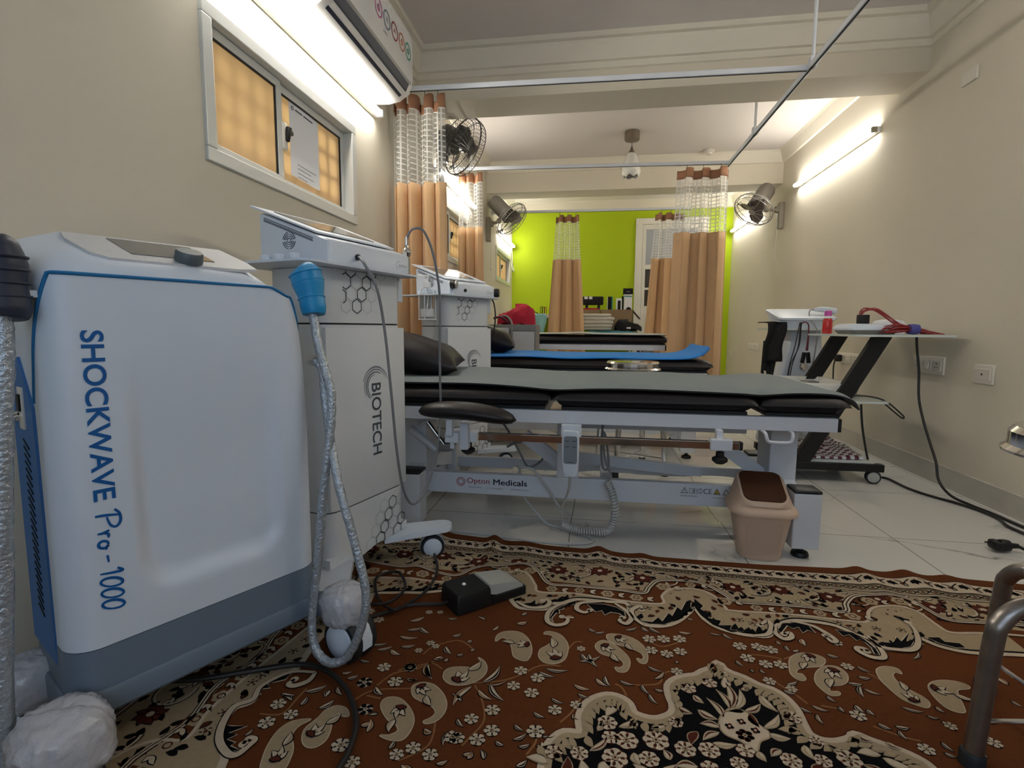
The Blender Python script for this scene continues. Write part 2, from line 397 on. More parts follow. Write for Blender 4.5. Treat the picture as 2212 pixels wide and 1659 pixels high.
# ---------------------------------------------------------------- windows on the left wall
for i, (a, b, z0, z1) in enumerate(WIN):
    fw = .042
    mb = MB()
    x0, x1 = XL-.085, XL+.012
    mb.bb((x0, a, z0), (x1, b, z0+fw), .003); mb.bb((x0, a, z1-fw), (x1, b, z1), .003)
    mb.bb((x0, a, z0+fw), (x1, a+fw, z1-fw), .003); mb.bb((x0, b-fw, z0+fw), (x1, b, z1-fw), .003)
    win = struct('window_%d' % (i+1), mb, 'frame', flat=True)
    c = a+.404*(b-a)
    for k, (p, q, xx) in enumerate(((a+fw, c+.03, XL-.030), (c+.026, b-fw, XL-.044))):
        sash = MB(); t = .03; zz0, zz1 = z0+fw, z1-fw
        sash.bb((xx-.012, p, zz0), (xx+.012, q, zz0+t), .002); sash.bb((xx-.012, p, zz1-t), (xx+.012, q, zz1), .002)
        sash.bb((xx-.012, p, zz0+t), (xx+.012, p+t, zz1-t), .002); sash.bb((xx-.012, q-t, zz0+t), (xx+.012, q, zz1-t), .002)
        so = sash.done('sash', 'frame', win, flat=True)
        g = MB(); g.bb((xx-.004, p+t-.002, zz0+t-.002), (xx+.004, q-t+.002, zz1-t+.002)); g.done('pane', 'pane', so, flat=True)
        gk = MB()
        for (y0, y1, w0, w1) in ((p+t, q-t, zz1-t-.006, zz1-t), (q-t-.006, q-t, zz0+t, zz1-t)): gk.bb((xx+.004, y0, w0), (xx+.010, y1, w1))
        gk.done('gasket', 'dark_gap', so, flat=True)
    gr = MB()
    for k in range(1, 11): gr.cyl((XL-.060, a+k*(b-a)/11, z0), (XL-.060, a+k*(b-a)/11, z1), 0.0088, n=6)
    for k in range(1, 5): gr.cyl((XL-.060, a, z0+k*(z1-z0)/5), (XL-.060, b, z0+k*(z1-z0)/5), 0.0088, n=6)
    gr.done('grille', 'black', win)
    hb = MB(); hy = c+.044; hz = (z0+z1)/2-.005
    hb.box((XL-.020, hy, hz), (.014, .03, .10), None, .004); hb.m(1).box((XL-.008, hy+.006, hz+.008), (.02, .02, .055), (0, .25, 0), .006); hb.m(1).box((XL-.006, hy+.02, hz+.02), (.012, .03, .02), None, .004)
    hb.done('latch', ['ivory', 'black'], win)

# paper sheet taped on the pane of the nearest window (the code on it is left out)
mb = MB(); px = XL-.0385
mb.add([(px, 1.967, 1.685), (px, 1.967, 1.40), (px, 2.185, 1.392), (px, 2.185, 1.674)], [(0, 1, 2, 3)])
def wallL(x): return Matrix(((0, 0, 1, x), (1, 0, 0, 0), (0, 1, 0, 0), (0, 0, 0, 1)))
mb.m(1).strip([(2.01, 1.660), (2.06, 1.659)], .006, lambda u, v: (px+.001, u, v)); mb.strip([(2.07, 1.659), (2.14, 1.657)], .006, lambda u, v: (px+.001, u, v))
mb.tube([(px+.001, 1.99+.007*math.cos(t*.6), 1.659+.007*math.sin(t*.6)) for t in range(11)], .0014, 5, 0)
for k, (wd, z) in enumerate(((.10, 1.437), (.14, 1.452), (.12, 1.42), (.07, 1.405))):
    mb.strip([(2.015, z), (2.015+wd, z-.003)], .0022, lambda u, v: (px+.001, u, v))
tag(mb.done('paper_notice', ['paper', 'dark_ink'], flat=True), 'white paper notice taped on the amber pane of the nearest window', 'notice')

# ---------------------------------------------------------------- far door
mb = MB()
mb.bb((.56, YF-.03, 0), (.65, YF, 2.30), .004); mb.bb((1.42, YF-.03, 0), (1.51, YF, 2.30), .004); mb.bb((.65, YF-.03, 2.22), (1.42, YF, 2.30), .004)
d = struct('door_1', mb, 'door')
lf = MB(); lf.bb((.652, YF-.02, .01), (.70, YF-.002, 2.218), .003); lf.bb((1.37, YF-.02, .01), (1.418, YF-.002, 2.218), .003)
for z0, z1 in ((.01, .18), (.85, 1.12), (1.34, 1.37), (1.62, 1.68), (2.15, 2.218)): lf.bb((.70, YF-.02, z0), (1.37, YF-.002, z1), .003)
lf.bb((.70, YF-.012, .18), (1.37, YF-.004, .85))
leaf = lf.done('door_leaf', 'door', d, flat=True)
g = MB(); g.bb((.70, YF-.010, 1.12), (1.37, YF-.005, 1.34)); g.bb((.70, YF-.010, 1.37), (1.37, YF-.005, 1.62)); g.done('lower_pane', 'darkglass', leaf, flat=True)['label'] = 'dark glass pane'
g = MB(); g.bb((.70, YF-.010, 1.68), (1.37, YF-.005, 2.15)); g.done('upper_pane', 'paleglass', leaf, flat=True)['label'] = 'pale glass pane'

# ---------------------------------------------------------------- tube lights
def tube_light(x, y0, y1, z, side, label, group='fluorescent tube lights on the walls'):
    t = thing('tube_light', label, 'light', (x, (y0+y1)/2, z), 0, group)
    h = (y1-y0)/2; s = side
    MB().bb((0, -h, -.016), (s*.024, h, .016), .003).done('batten', 'batten', t, flat=True)
    for e in (-1, 1): MB().box((s*.034, e*(h-.012), 0), (.04, .022, .036), None, .005).done('end_cap', 'batten' if side > 0 else 'fan_tan', t)
    MB().cyl((s*.042, -h+.022, 0), (s*.042, h-.022, 0), .0125, n=14).done('tube', 'tube', t)
    return t
tube_light(XL, 1.36, 2.70, 1.905, 1, 'lit white tube light above the nearest amber window, under the air conditioner')
tube_light(XL, 3.72, 4.92, 1.93, 1, 'lit white tube light above the window between the two left-hand curtains')
tube_light(XL, 6.22, 7.38, 1.945, 1, 'lit white tube light above the farthest small window near the green wall')
tube_light(XR, 3.83, 5.20, 2.10, -1, 'lit tube light high on the right wall, the nearer of the two there')
tube_light(XR, 6.15, 7.36, 2.09, -1, 'lit tube light on the right wall behind the wall fan, next to the green wall')
tube_light(XR, 1.0, 2.35, 2.20, -1, 'tube light at the near end of the right wall, only its glow showing')

# ---------------------------------------------------------------- curtain rails
def rail(label, p, q, rods=(), ends=False):
    c = [(p[i]+q[i])/2 for i in range(3)]
    t = thing('curtain_rail', label, 'rail', c, 0, 'white curtain rails hung from the ceiling')
    d = Vector(q)-Vector(p); L = d.length; ang = math.atan2(d.y, d.x)
    mb = MB(); mb.box((0, 0, 0), (L, .022, .026), (0, 0, ang), .003)
    mb.done('track', 'white_metal', t, flat=True)
    mb = MB(); mb.box((0, 0, -.0135), (L, .007, .002), (0, 0, ang)); mb.done('slot', 'dark_gap', t, flat=True)
    for r in rods:
        v = Vector(r)-Vector(c)
        MB().cyl((v.x, v.y, .012), (v.x, v.y, H-c[2]), .0085, n=10).done('hanger_rod', 'white_metal', t)
        MB().box((v.x, v.y, .012), (.04, .034, .05), (0, 0, ang), .004).done('bracket', 'white_metal', t, flat=True)
    if ends:
        v = Vector(p)-Vector(c)
        MB().box((v.x+.012, v.y, 0), (.024, .05, .05), (0, 0, ang), .004).done('wall_bracket', 'white_metal', t, flat=True)
    return t
RZ = 2.1
rail('long grey curtain rail running away from the camera under both beams', (1.05, .3, RZ), (1.035, 4.55, RZ), [(1.045, 2.90, RZ), (1.038, 3.80, RZ)])
rail('cross curtain rail nearest the camera, ending at the long rail', (XL+.005, 2.87, RZ), (1.03, 2.93, RZ), [], True)
rail('second cross curtain rail, in front of the hanging lamp', (XL+.005, 4.30, RZ), (1.025, 4.42, RZ), [], True)
rail('farthest cross curtain rail, in front of the green wall', (XL+.005, 5.93, RZ), (1.03, 5.97, RZ), [], True)

# ---------------------------------------------------------------- curtains
def curtain(name, label, x0, x1, yc, folds, amp, zt, zn, zb, flare=0, phase=0, yd=0, sag=.02, fl2=None):
    t = thing('curtain', label, 'curtain', ((x0+x1)/2, yc, zb), 0, 'peach hospital curtains with net tops')
    xc = (x0+x1)/2; W = x1-x0; fl2 = flare if fl2 is None else fl2
    rnd = random.Random(int(phase*100)+folds)
    off = [rnd.uniform(-1, 1) for _ in range(40)]
    def jit(u):
        q = u*folds; i = int(q); f_ = q-i; f_ = f_*f_*(3-2*f_); return off[i]+(off[i+1]-off[i])*f_
    def shape(u, z):
        k = (zt-z)/(zt-zb); j = jit(u)
        a = 2*PI*folds*u+phase+.7*j
        wob = .18*math.sin(a*.5+k*2+phase)
        x = (u-.5)*W+(flare*(u-.5)*2 if u > .5 else fl2*(u-.5)*2)*k+.22*W/folds*math.sin(a*2+1)*.5
        yy = amp*(math.sin(a)*(1+.35*j)+wob*2)*(.75+.3*k)+yd*(u-.5)
        zz = z-(sag*.5*(1-math.cos(a)) if k < .01 else sag*.3*(1-math.cos(a))*max(0, 1-k*6))
        return x, yy, zz
    nu = folds*14; zband = zt-.075
    def sheet(za, zc, nv, uvs=None):
        mb = MB()
        def fn(u, v):
            x, yy, zz = shape(u, za+(zc-za)*v); return (x, yy, zz-zb)
        mb.grid(fn, nu, nv, uvfn=uvs)
        return mb
    cl = W*1.9
    n = sheet(zband, zn, 14, lambda u, v: (u*cl/.029, v*(zband-zn)/.029)); n.done('net_top', 'net', t, angle=180)
    b = sheet(zt, zband, 3); b.solid(.002); b.done('heading', 'curtain_band', t, angle=180)
    c = sheet(zn+.004, zb, 24); c.solid(.002); c.done('drape', 'curtain', t, angle=180)
    for k in range(folds):
        u = (k+.5)/folds; x, yy, zz = shape(u, zt-.03)
        hk = MB(); hk.tube([(x, yy, zz-zb), (x, yy*.7, zz-zb+.035), (x, 0, RZ-zb-.012)], .0022, 5, 3); hk.done('hook', 'fan_dark', t)
    return t
curtain('c', 'peach net-topped curtain hanging closest to the camera, by the air conditioner', -1.13, -.83, 2.885, 4, .042, 2.075, 1.60, .05, .015, .4, sag=.05)
curtain('c', 'gathered peach curtain on the second rail by the left wall', -1.125, -.925, 4.315, 3, .03, 2.07, 1.63, .05, .03, 1.1)
curtain('c', 'wide peach curtain at the right end of the second rail, beside the blue-covered bed', .655, 1.04, 4.40, 3, .045, 2.065, 1.565, .05, .02, 2.2, fl2=.045)
curtain('c', 'peach curtain hanging in the middle in front of the green wall', -.43, -.175, 5.95, 3, .04, 2.06, 1.57, .05, .13, .2)
curtain('c', 'peach curtain on the farthest rail in front of the white door', .66, .95, 5.965, 3, .04, 2.06, 1.57, .05, .04, 3.0, fl2=.12)
# ================================================================ shared bits of the machines
def hexpts(cx, cz, r, n=6): return [(cx+r*math.sin(2*PI*k/n), cz+r*math.cos(2*PI*k/n)) for k in range(n)]
def caster(par, x, y, ztop, r, ang, wd=.045, tab=True, name='caster', house='plastic', hubm='plastic', brake=None):
    # ang: direction (local) the hub face looks along
    a = Vector((math.cos(ang), math.sin(ang), 0)); b = Vector((-a.y, a.x, 0)); c = Vector((x, y, r))
    hb = MB()
    hb.cyl((x, y, r*1.55), (x, y, ztop), r*.36, r*.30, 16)
    # housing: a cowl over the wheel pair
    rings = []
    for k in range(9):
        th = R(-15+k*25); rr = r*1.04
        rings.append([c+b*rr*math.cos(th)+Vector((0, 0, rr*math.sin(th)))+a*s*wd*.22 for s in (-1, 1)]+[c+b*rr*.55*math.cos(th)+Vector((0, 0, rr*.55*math.sin(th)))+a*s*wd*.22 for s in (1, -1)])
    hb.loft(rings)
    if tab:
        q = c-b*r*.9+Vector((0, 0, r*.85))
        hb.loft([[q+b*r*.5+a*s*wd*.45+Vector((0, 0, t)) for s, t in ((-1, r*.25), (1, r*.25), (1, 0), (-1, 0))], [q-b*r*.45+a*s*wd*.5+Vector((0, 0, t)) for s, t in ((-1, -r*.02), (1, -r*.02), (1, -r*.16), (-1, -r*.16))]])
    recalc(hb); h = hb.done(name, house, par)
    for s in (-1, 1):
        wm = MB(); mx = Matrix.Translation(c+a*s*wd*.28) @ Matrix(((a.x*s, b.x, 0, 0), (a.y*s, b.y, 0, 0), (0, 0, 1, 0), (0, 0, 0, 1))) @ Matrix.Rotation(PI/2, 4, 'Y')
        t = wd*.24
        wm.lathe([(r*.7, -t), (r*.93, -t), (r, -t*.4), (r, t*.4), (r*.93, t), (r*.76, t*1.05)], n=36, mx=mx)
        wm.m(1).lathe([(r*.76, t*1.05), (r*.72, t*1.3), (r*.4, t*1.75), (0, t*1.9)], n=36, mx=mx)
        recalc(wm); wm.done('wheel', ['rubber', hubm], h)
    return h
def crumple(mb, amt, seed):
    rn = random.Random(seed)
    for v in mb.b.verts: v.co += Vector((rn.uniform(-1, 1), rn.uniform(-1, 1), rn.uniform(-1, 1)))*amt
    return mb

# ================================================================ shockwave therapy machine (near left)
DS = R(62)
shock = thing('shockwave_machine', 'large white shockwave therapy machine with blue lettering and slate grey base, nearest the camera', 'therapy machine', (-.746, .904, 0), DS)
def lerp(x, tab):
    for (a, p), (b, q) in zip(tab, tab[1:]):
        if x <= b: return p+(q-p)*max(0, (x-a)/(b-a))
    return tab[-1][1]
# outer body: sections across the width, each a (depth, height) outline
TOPZ = [(-.245, .93), (-.235, .945), (-.20, .960), (-.165, .972), (.02, .972), (.10, .968), (.14, .955), (.175, .925), (.205, .885), (.225, .80), (.238, .68)]
def hwz(z): return lerp(z, [(0, .236), (.55, .236), (.70, .232), (.79, .224), (.86, .210), (.90, .196), (1, .17)])
mb = MB(); rings = []
for lx in (-.2335, -.231, -.226, -.22, -.21, -.195, -.18, -.165, -.1, -.03, .04, .10, .14, .17, .19, .205, .214, .220, .225, .230, .2335):
    zt = lerp(lx, TOPZ); e = max(0, abs(lx)-.180); ins = .060-math.sqrt(max(0, .060**2-min(e, .058)**2))
    sc = (zt-.235)/(.972-.235)
    prof = [(.026+ins, .236), (.026+ins, .60), (.026+ins, .80), (.010+ins, .87), (.014+ins*.8, .893), (.028+ins*.6, .912), (.10, .942), (.16, .968), (.172, .972), (.186, .970), (.215, .95), (.24-ins, .925), (.25-ins, .90), (.25-ins, .60), (.25-ins, .235)]
    rings.append([(lx, d, .235+(z-.235)*sc) for d, z in prof])
mb.loft(rings); recalc(mb)
body = mb.done('body', 'plastic', shock, angle=50)
# front shell: wraps the front, round the two upright corners, with a shallow recess
rc = .05; wrap = .075
def shell(u, z):
    hw = hwz(z)
    # path: left side -> left corner -> front -> right corner -> right side, in fixed shares of u
    ls = wrap-rc
    if u < .04: return -.236, wrap-ls*u/.04, 0
    if u < .15: a = (u-.04)/.11*PI/2; return -.236+rc-rc*math.cos(a), rc-rc*math.sin(a), 0
    if u < .85: return -.236+rc+(.236+hw-2*rc)*(u-.15)/.70, 0, 1
    if u < .96: a = (u-.85)/.11*PI/2; return hw-rc+rc*math.sin(a), rc-rc*math.cos(a), 0
    return hw, rc+ls*(u-.96)/.04, 0
def sst(a, b, x): t = max(0, min(1, (x-a)/(b-a))); return t*t*(3-2*t)
def recess(lx, z):
    wl, wr = .03, .035
    x0 = -.135+.012*(.72-z); m = sst(x0, x0+wl, lx)*(1-sst(.155-wr, .155, lx))*sst(.30, .345, z)
    # rounded lower corners
    for cx, sg in ((x0+.075, -1), (.155-.075, 1)):
        if (lx-cx)*sg > 0 and z < .375: m = min(m, 1-sst(.04, .078, math.hypot(lx-cx, (z-.375))))
    return .017*m*(1-sst(.50, .80, z))
def ztop(lx, ly): return .884-max(0, ly-.012)*3.4-(sst(.17, .215, lx)*.018 if ly < .03 else 0)
def shellpt(u, v):
    lx, ly, fr = shell(u, .55); zt = ztop(lx, ly); z = .2395+(zt-.2395)*v
    lx, ly, fr = shell(u, z)
    return (lx, ly+recess(lx, z), z)
mb = MB(); mb.grid(shellpt, 110, 72); recalc(mb)
for f in mb.b.faces:
    if f.normal.y > .3 and f.calc_center_median().y < .02: f.normal_flip()
sh = mb.done('front_shell', 'plastic', shock, angle=60)
seam = [shellpt(k/140, 1) for k in range(141)]
MB().tube([(x, y-.0005, z+.001) for x, y, z in seam], .0032, 8, 0).done('seam_line', 'blue_line', shock)
# lettering, reading downwards, tops of the letters to the right
def down(x, z, y=-.0008): return Matrix(((0, 1, 0, x), (0, 0, -1, y), (-1, 0, 0, z), (0, 0, 0, 1)))
mb = MB()
mb.text('SHOCKWAVE', .292, .032, down(-.187, .793), .0004, 0, .018)
hand = [[(.16, -.02), (.19, .45), (.27, 1.0)], [(.02, .80), (.22, 1.0), (.52, 1.02), (.70, .82), (.58, .58), (.26, .46)], [(.78, .52), (.84, .28), (.84, .02)], [(.84, .30), (.93, .47), (1.06, .46)], [(1.32, .44), (1.20, .40), (1.14, .20), (1.22, .04), (1.36, .08), (1.42, .28), (1.34, .44), (1.40, .36), (1.50, .34)], [(1.72, .36), (2.0, .40)], [(2.30, .74), (2.46, .96), (2.44, .5), (2.38, 0)]]
for c in (2.80, 3.24, 3.68): hand.append([(c+.17*math.cos(t*PI/8)+.09*math.sin(t*PI/8), .46+.46*math.sin(t*PI/8)) for t in range(17)])
for st_ in hand:
    q = [(p_.x*.0465, p_.y) for p_ in catmull([(x, y, 0) for x, y in st_], 6)]; q = [(x, y*.034) for x, y in q]
    mb.strip(q, lambda u: .0024+.0024*math.sin(PI*min(1, .15+.8*u)), lambda x, y: (-.186+y, -.0012, .483-x))
mb.done('lettering', 'blue_ink', shock, flat=True)
# control panel on the sloping top
def slope(y): return .912+(y-.028)*.425+.0025
mb = MB()
mb.prism([(-.165, .158), (-.168, .12), (-.150, .055), (-.128, .036), (-.02, .034), (.10, .036), (.138, .046), (.135, .085), (.112, .158)], lambda u, v, t: (u, v, slope(v)+t), -.004, .002)
recalc(mb); cp = mb.done('control_panel', 'panelgrey', shock, flat=True)
mb = MB(); mb.prism([(-.10, .145), (-.085, .065), (.06, .065), (.045, .145)], lambda u, v, t: (u, v, slope(v)+t), 0, .0035); recalc(mb); mb.done('screen', 'screen', cp, flat=True)
nv = Vector((0, -.39, .92)); tq = nv.to_track_quat('Z', 'Y').to_matrix().to_4x4()
mb = MB(); mb.lathe([(.024, 0), (.025, .004), (.0245, .018), (.022, .0215), (0, .022)], (.005, .052, slope(.052)+.002), 32, tq); mb.done('knob', 'knobgrey', cp)
# slate grey base with a lip
def base(z0, z1, gx, gy0, gy1, r): return [[(x, y, z) for x, y in rrect(.472+2*g, .25+gy0+gy1, r, 5, 0, .125+(gy1-gy0)/2)] for z, g in ((z0, gx), (z1, gx))]
mb = MB()
mb.loft([[(x, y, z) for x, y in rrect(.472+2*g, .25+2*g, .05, 6, 0, .125)] for z, g in ((.165, .003), (.205, .001), (.238, 0))])
mb.loft([[(x, y, z) for x, y in rrect(.472+2*g, .25+2*g, .05, 6, 0, .125)] for z, g in ((.118, .004), (.125, .010), (.158, .010), (.165, .006))])
recalc(mb); mb.done('base', 'grey_plastic', shock, angle=40)
# blue louvred panel on the left end
mb = MB(); X = -.2365
mb.prism([(.078, .20), (.235, .20), (.235, .60), (.20, .735), (.165, .745), (.09, .66)], lambda u, v, t: (X-t, u, v), -.004, .0015); recalc(mb)
bp_ = mb.done('side_panel', 'blue_panel', shock, flat=True)
mb = MB()
for k in range(24): mb.box((X-.002, .150, .28+k*.0135), (.002, .040, .0028), (.35, 0, 0))
mb.done('louvres', 'black', bp_, flat=True)
mb = MB(); mb.box((X-.003, .155, .655), (.004, .03, .075), None, .001); mb.m(1).box((X-.006, .155, .665), (.004, .018, .03)); mb.m(2).cyl((X-.004, .17, .64), (X-.022, .17, .635), .009, n=12); mb.done('power_inlet', ['ivory', 'black', 'chrome'], bp_)
# casters on wrapped arms
AX = R(255)-DS
for i, (x, y) in enumerate(((.272, -.062), (-.272, -.062), (.262, .26), (-.262, .195))):
    c = caster(shock, x, y, .135, .057, AX+(.25 if x < 0 else -.12), .066)
    bx = x*.94; by = .02 if y < 0 else .22
    arm = MB(); arm.cyl((x*.72, .05 if y < 0 else .2, .135), (x, y, .135), .028, .03, 14); arm.cyl((x, y, .105), (x, y, .15), .026, n=16); arm.done('arm', 'grey_plastic', c)
    wr = MB(); wr.sphere((0, 0, 0), 1, 56)
    for v in wr.b.verts:
        d = v.co.copy(); p = Vector((abs(d.x)**.7*(1 if d.x > 0 else -1)*.052, abs(d.y)**.7*(1 if d.y > 0 else -1)*.052, abs(d.z)**.7*(1 if d.z > 0 else -1)*.046))
        if i == 1: p *= 1.22
        q3 = d*2.3+Vector((i*3.1, 0, 0)); cr = abs(math.sin(q3.x*2.1+2*math.sin(q3.y*1.7)+q3.z))*.5+abs(math.sin(q3.y*3.7-1.8*math.sin(q3.x*2.9+q3.z*1.3)))*.3+abs(math.sin(q3.z*5.1+2*math.sin(q3.x*4.1)))*.2
        p *= .93+.16*cr
        v.co = p+Vector((x*.97, y*.92+.004, .137))
    crumple(wr, .0007, i); wr.done('plastic_wrap', 'foam', c, angle=180)

def at_world(o_loc, rz, p):
    c, s = math.cos(rz), math.sin(rz); return (o_loc[0]+c*p[0]-s*p[1], o_loc[1]+s*p[0]+c*p[1], p[2])
SL = (-.746, .904)
# ---- blue handpiece with its wrapped hose
hp = thing('handpiece', 'bright blue handpiece with a silver-wrapped hose looping to the rug, right of the shockwave machine', 'handpiece', (-.655, 1.15, 0))
o = Vector((-.655, 1.15, 0))
mb = MB(); gp = [(-.676, 1.145, .944), (-.672, 1.146, .938), (-.667, 1.147, .925), (-.660, 1.147, .900), (-.653, 1.145, .872), (-.647, 1.142, .845), (-.645, 1.140, .830)]
mb.tube([Vector(p)-o for p in gp], [.008, .026, .036, .036, .029, .029, .025], 24, 6)
for k, u in enumerate((.36, .48, .60, .72)):
    p = catmull([Vector(q)-o for q in gp], 6); i = int(u*(len(p)-1)); c = p[i]; t = (p[i+1]-p[i-1]).normalized()
    a = t.orthogonal().normalized(); b = t.cross(a); rr = [.0362, .0350, .0300, .0290][k]
    mb.tube([c+rr*(a*math.cos(th*PI/14)+b*math.sin(th*PI/14)) for th in range(28)], .0022, 6, 0, True)
recalc(mb); g = mb.done('grip', 'blue_grip', hp, angle=60)
hose1 = [(-.646, 1.138, .835), (-.632, 1.128, .77), (-.608, 1.116, .701), (-.588, 1.103, .649), (-.587, 1.091, .566), (-.6, 1.079, .438), (-.613, 1.067, .277), (-.627, 1.054, .136), (-.614, 1.042, .065), (-.573, 1.03, .042), (-.53, 1.034, .062), (-.497, 1.042, .139), (-.492, 1.05, .212), (-.518, 1.058, .315), (-.557, 1.068, .44), (-.592, 1.10, .544), (-.612, 1.118, .639), (-.624, 1.13, .702), (-.644, 1.135, .722)]
def wrapped(pts, r, seed, nm, par, oo):
    mb = MB(); mb.tube([Vector(p)-oo for p in pts], r, 14, 10); crumple(mb, r*.10, seed); return mb.done(nm, 'wrap', par, angle=180)
wrapped(hose1, .0098, 3, 'hose', hp, o)
MB().cyl(Vector((-.640, 1.136, .722))-o, Vector((-.657, 1.14, .722))-o, .012, n=14).done('connector', 'chrome', hp)
hd = MB(); cx = at_world(SL, DS, (.245, .04, .872)); hd.box(Vector(cx)-o, (.02, .045, .012), (0, 0, DS), .002); hd.done('holder', 'plastic', hp)

hp = thing('handpiece', 'dark slate handpiece with a thick silver-wrapped hose at the left edge of the picture', 'handpiece', (*at_world(SL, DS, (-.29, .02, 0))[:2], 0))
o = Vector(hp.location)
L3 = lambda x, y, z: Vector(at_world(SL, DS, (x, y, z)))-o
mb = MB(); gp = [(-.276, .03, .932), (-.272, .03, .924), (-.270, .03, .895), (-.272, .028, .86), (-.272, .026, .825), (-.273, .024, .812)]
mb.tube([L3(*p) for p in gp], [.008, .026, .034, .033, .035, .030], 24, 6)
for z in (.905, .885, .865, .845): 
    mb.tube([L3(-.271+.0345*math.cos(t*PI/14), .028+.0345*math.sin(t*PI/14), z) for t in range(28)], .0018, 6, 0, True)
recalc(mb); mb.done('grip', 'navy_grip', hp, angle=60)
wrapped([L3(*p) for p in [(-.275, .024, .815), (-.276, .022, .76), (-.287, .02, .63), (-.303, .02, .40), (-.316, .02, .2), (-.322, .02, .09), (-.33, .0, .035), (-.36, -.05, .024)]], .0135, 5, 'hose', hp, Vector())
hd = MB(); hd.box(L3(-.245, .045, .85), (.03, .05, .012), (0, 0, DS), .002); hd.done('holder', 'plastic', hp)

# ================================================================ two therapy cabinets
def honey(mb, cells, fn, r=.0232, light=1, dark=0):
    for cx, cz, k in cells:
        wdt = .0040 if k else .0014
        mb.mi = dark if k else light
        mb.ring2(hexpts(cx, cz, r-(0 if k else .0012)), hexpts(cx, cz, r-wdt-(0 if k else .0012)), fn)
def make_biotech(label, loc, a, group):
    t = thing('electrotherapy_cabinet', label, 'therapy machine', (*loc, 0), R(90-a), group)
    W, D = .36, .21
    def foot(z0, z1, g=0, r=.045): return [[(x, y, z) for x, y in rrect(W+2*g, D+2*g, r, 6, 0, D/2)] for z in (z0, z1)]
    mb = MB(); mb.loft(foot(.275, .808)); mb.loft(foot(.813, .962)); mb.loft(foot(.115, .271)); recalc(mb)
    col = mb.done('column', 'plastic2', t)
    mb = MB(); mb.loft(foot(.265, .82, -.003)); recalc(mb); mb.done('seam', 'dark_gap', t)
    mb = MB(); mb.bb((-.172, -.0025, .279), (.178, .01, .800), .002); dr = mb.done('door', 'plastic2', t)
    # lower apron: a gentle arch under the column
    mb = MB(); pts = [(-.18+.36*k/20, .115-.022*(1-((k/20-.0)/.55)**2 if k < 11 else 0)) for k in range(21)]
    mb.prism(pts+[(.18, .14), (-.18, .14)], lambda u, v, q: (u, q, v), .0005, .02); recalc(mb); mb.done('apron', 'plastic2', t)
    fn = lambda u, v: (u, -.0032, v)
    P, Q = .0446, .0345
    cells = [(-.088, .862, 0), (-.0435, .862, 1), (.001, .862, 0), (-.066, .897, 0), (-.0215, .897, 1), (.023, .897, 0), (-.044, .931, 0), (.0005, .931, 1), (.045, .931, 0)]
    mb = MB(); fu = lambda u, v: (u, -.0006, v)
    honey(mb, cells, fu)
    mb.mi = 0
    for (cx, cz) in ((-.088, .931),):   # half-shown heavy cells at the left edge of the print
        h = hexpts(cx, cz, .0232); mb.strip([h[5] if False else (cx-.012, cz+.017), h[0], h[1], h[2], h[3], (cx-.012, cz-.017)], .004, fu)
    mb.strip([(-.10, .907), (-.088, .900), (-.088, .876), (-.10, .869)], .004, fu)
    for cx, k in ((-.066, 1), (-.0215, 0), (.023, 1), (.068, 0)):
        mb.mi = 0 if k else 1; h = hexpts(cx, .966, .0232); mb.strip([(cx+.02, .961), h[2], h[3], h[4], (cx-.02, .961)], .004 if k else .0014, fu)
    mb.done('hexagon_print', ['dark_ink', 'light_ink'], col, flat=True)
    mb = MB()
    cells = [(.105, .228, 1), (.0825, .193, 1), (.061, .158, 1), (.06, .229, 0), (.038, .194, 0), (.0165, .159, 0), (.15, .227, 0), (.127, .193, 0), (.105, .159, 0), (.149, .158, 1)]
    honey(mb, cells, fu)
    for cx, k in ((.04, 1), (.083, 0), (.127, 1), (-.005, 0)):
        mb.mi = 0 if k else 1; h = hexpts(cx, .124, .0232); mb.strip([h[4], h[5], h[0], h[1], h[2]], .004 if k else .0014, fu)
    mb.done('hexagon_print', ['dark_ink', 'light_ink'], col, flat=True)
    # name and dotted arcs on the door
    mb = MB(); mb.text('BIOTECH', .225, .043, down(.010, .630, -.0032), .0003, 0, .012)
    for k, (r0, a0, a1, wd) in enumerate(((.060, 20, 165, .005), (.052, 30, 215, .004), (.044, 60, 235, .0035), (.037, 100, 245, .0028))):
        n = int((a1-a0)/ (5 if k == 0 else 3))
        for i in range(n):
            th = R(a0+(a1-a0)*i/n); c = (.030+r0*math.cos(th), .620+r0*math.sin(th)); e = .6+.6*math.sin(PI*i/n)
            d = R((a1-a0)/n)*r0*(.55 if k < 2 else .95); tx, tz = -math.sin(th), math.cos(th)
            mb.strip([(c[0]-tx*d/2, c[1]-tz*d/2), (c[0]+tx*d/2, c[1]+tz*d/2)], wd*e, fn)
    mb.done('lettering', 'dark_ink', dr, flat=True)
    # shelf plate and head
    mb = MB(); mb.prism(rrect(.49, .29, .03, 5, -.05, .085), lambda u, v, q: (u, v, q), .963, .969); recalc(mb); shf = mb.done('shelf', 'plastic', t, flat=True)
    pr = [(-.035, .972), (-.036, 1.024), (-.030, 1.032), (-.005, 1.040), (.205, 1.117), (.215, 1.115), (.22, 1.10), (.22, .972)]
    mb = MB(); rings = []
    for lx, g in ((-.185, .006), (-.181, .002), (-.172, 0), (.155, 0), (.166, .003), (.172, .010)):
        rings.append([(lx, min(max(y, -.036+g), .22-g), min(max(z, .972+g*.5), 1.117)-(g*.6 if z > 1.02 else 0)) for y, z in pr])
    mb.loft(rings); recalc(mb); hd = mb.done('head', 'plastic', t, angle=40)
    sl = lambda v: 1.040+(v+.005)*.367
    mb = MB(); mb.prism([(-.195, .24), (-.18, .012), (.15, .012), (.16, .24)], lambda u, v, q: (u, v, sl(v)+q), .004, .009); recalc(mb); lid = mb.done('display_surround', 'plastic', t, flat=True)
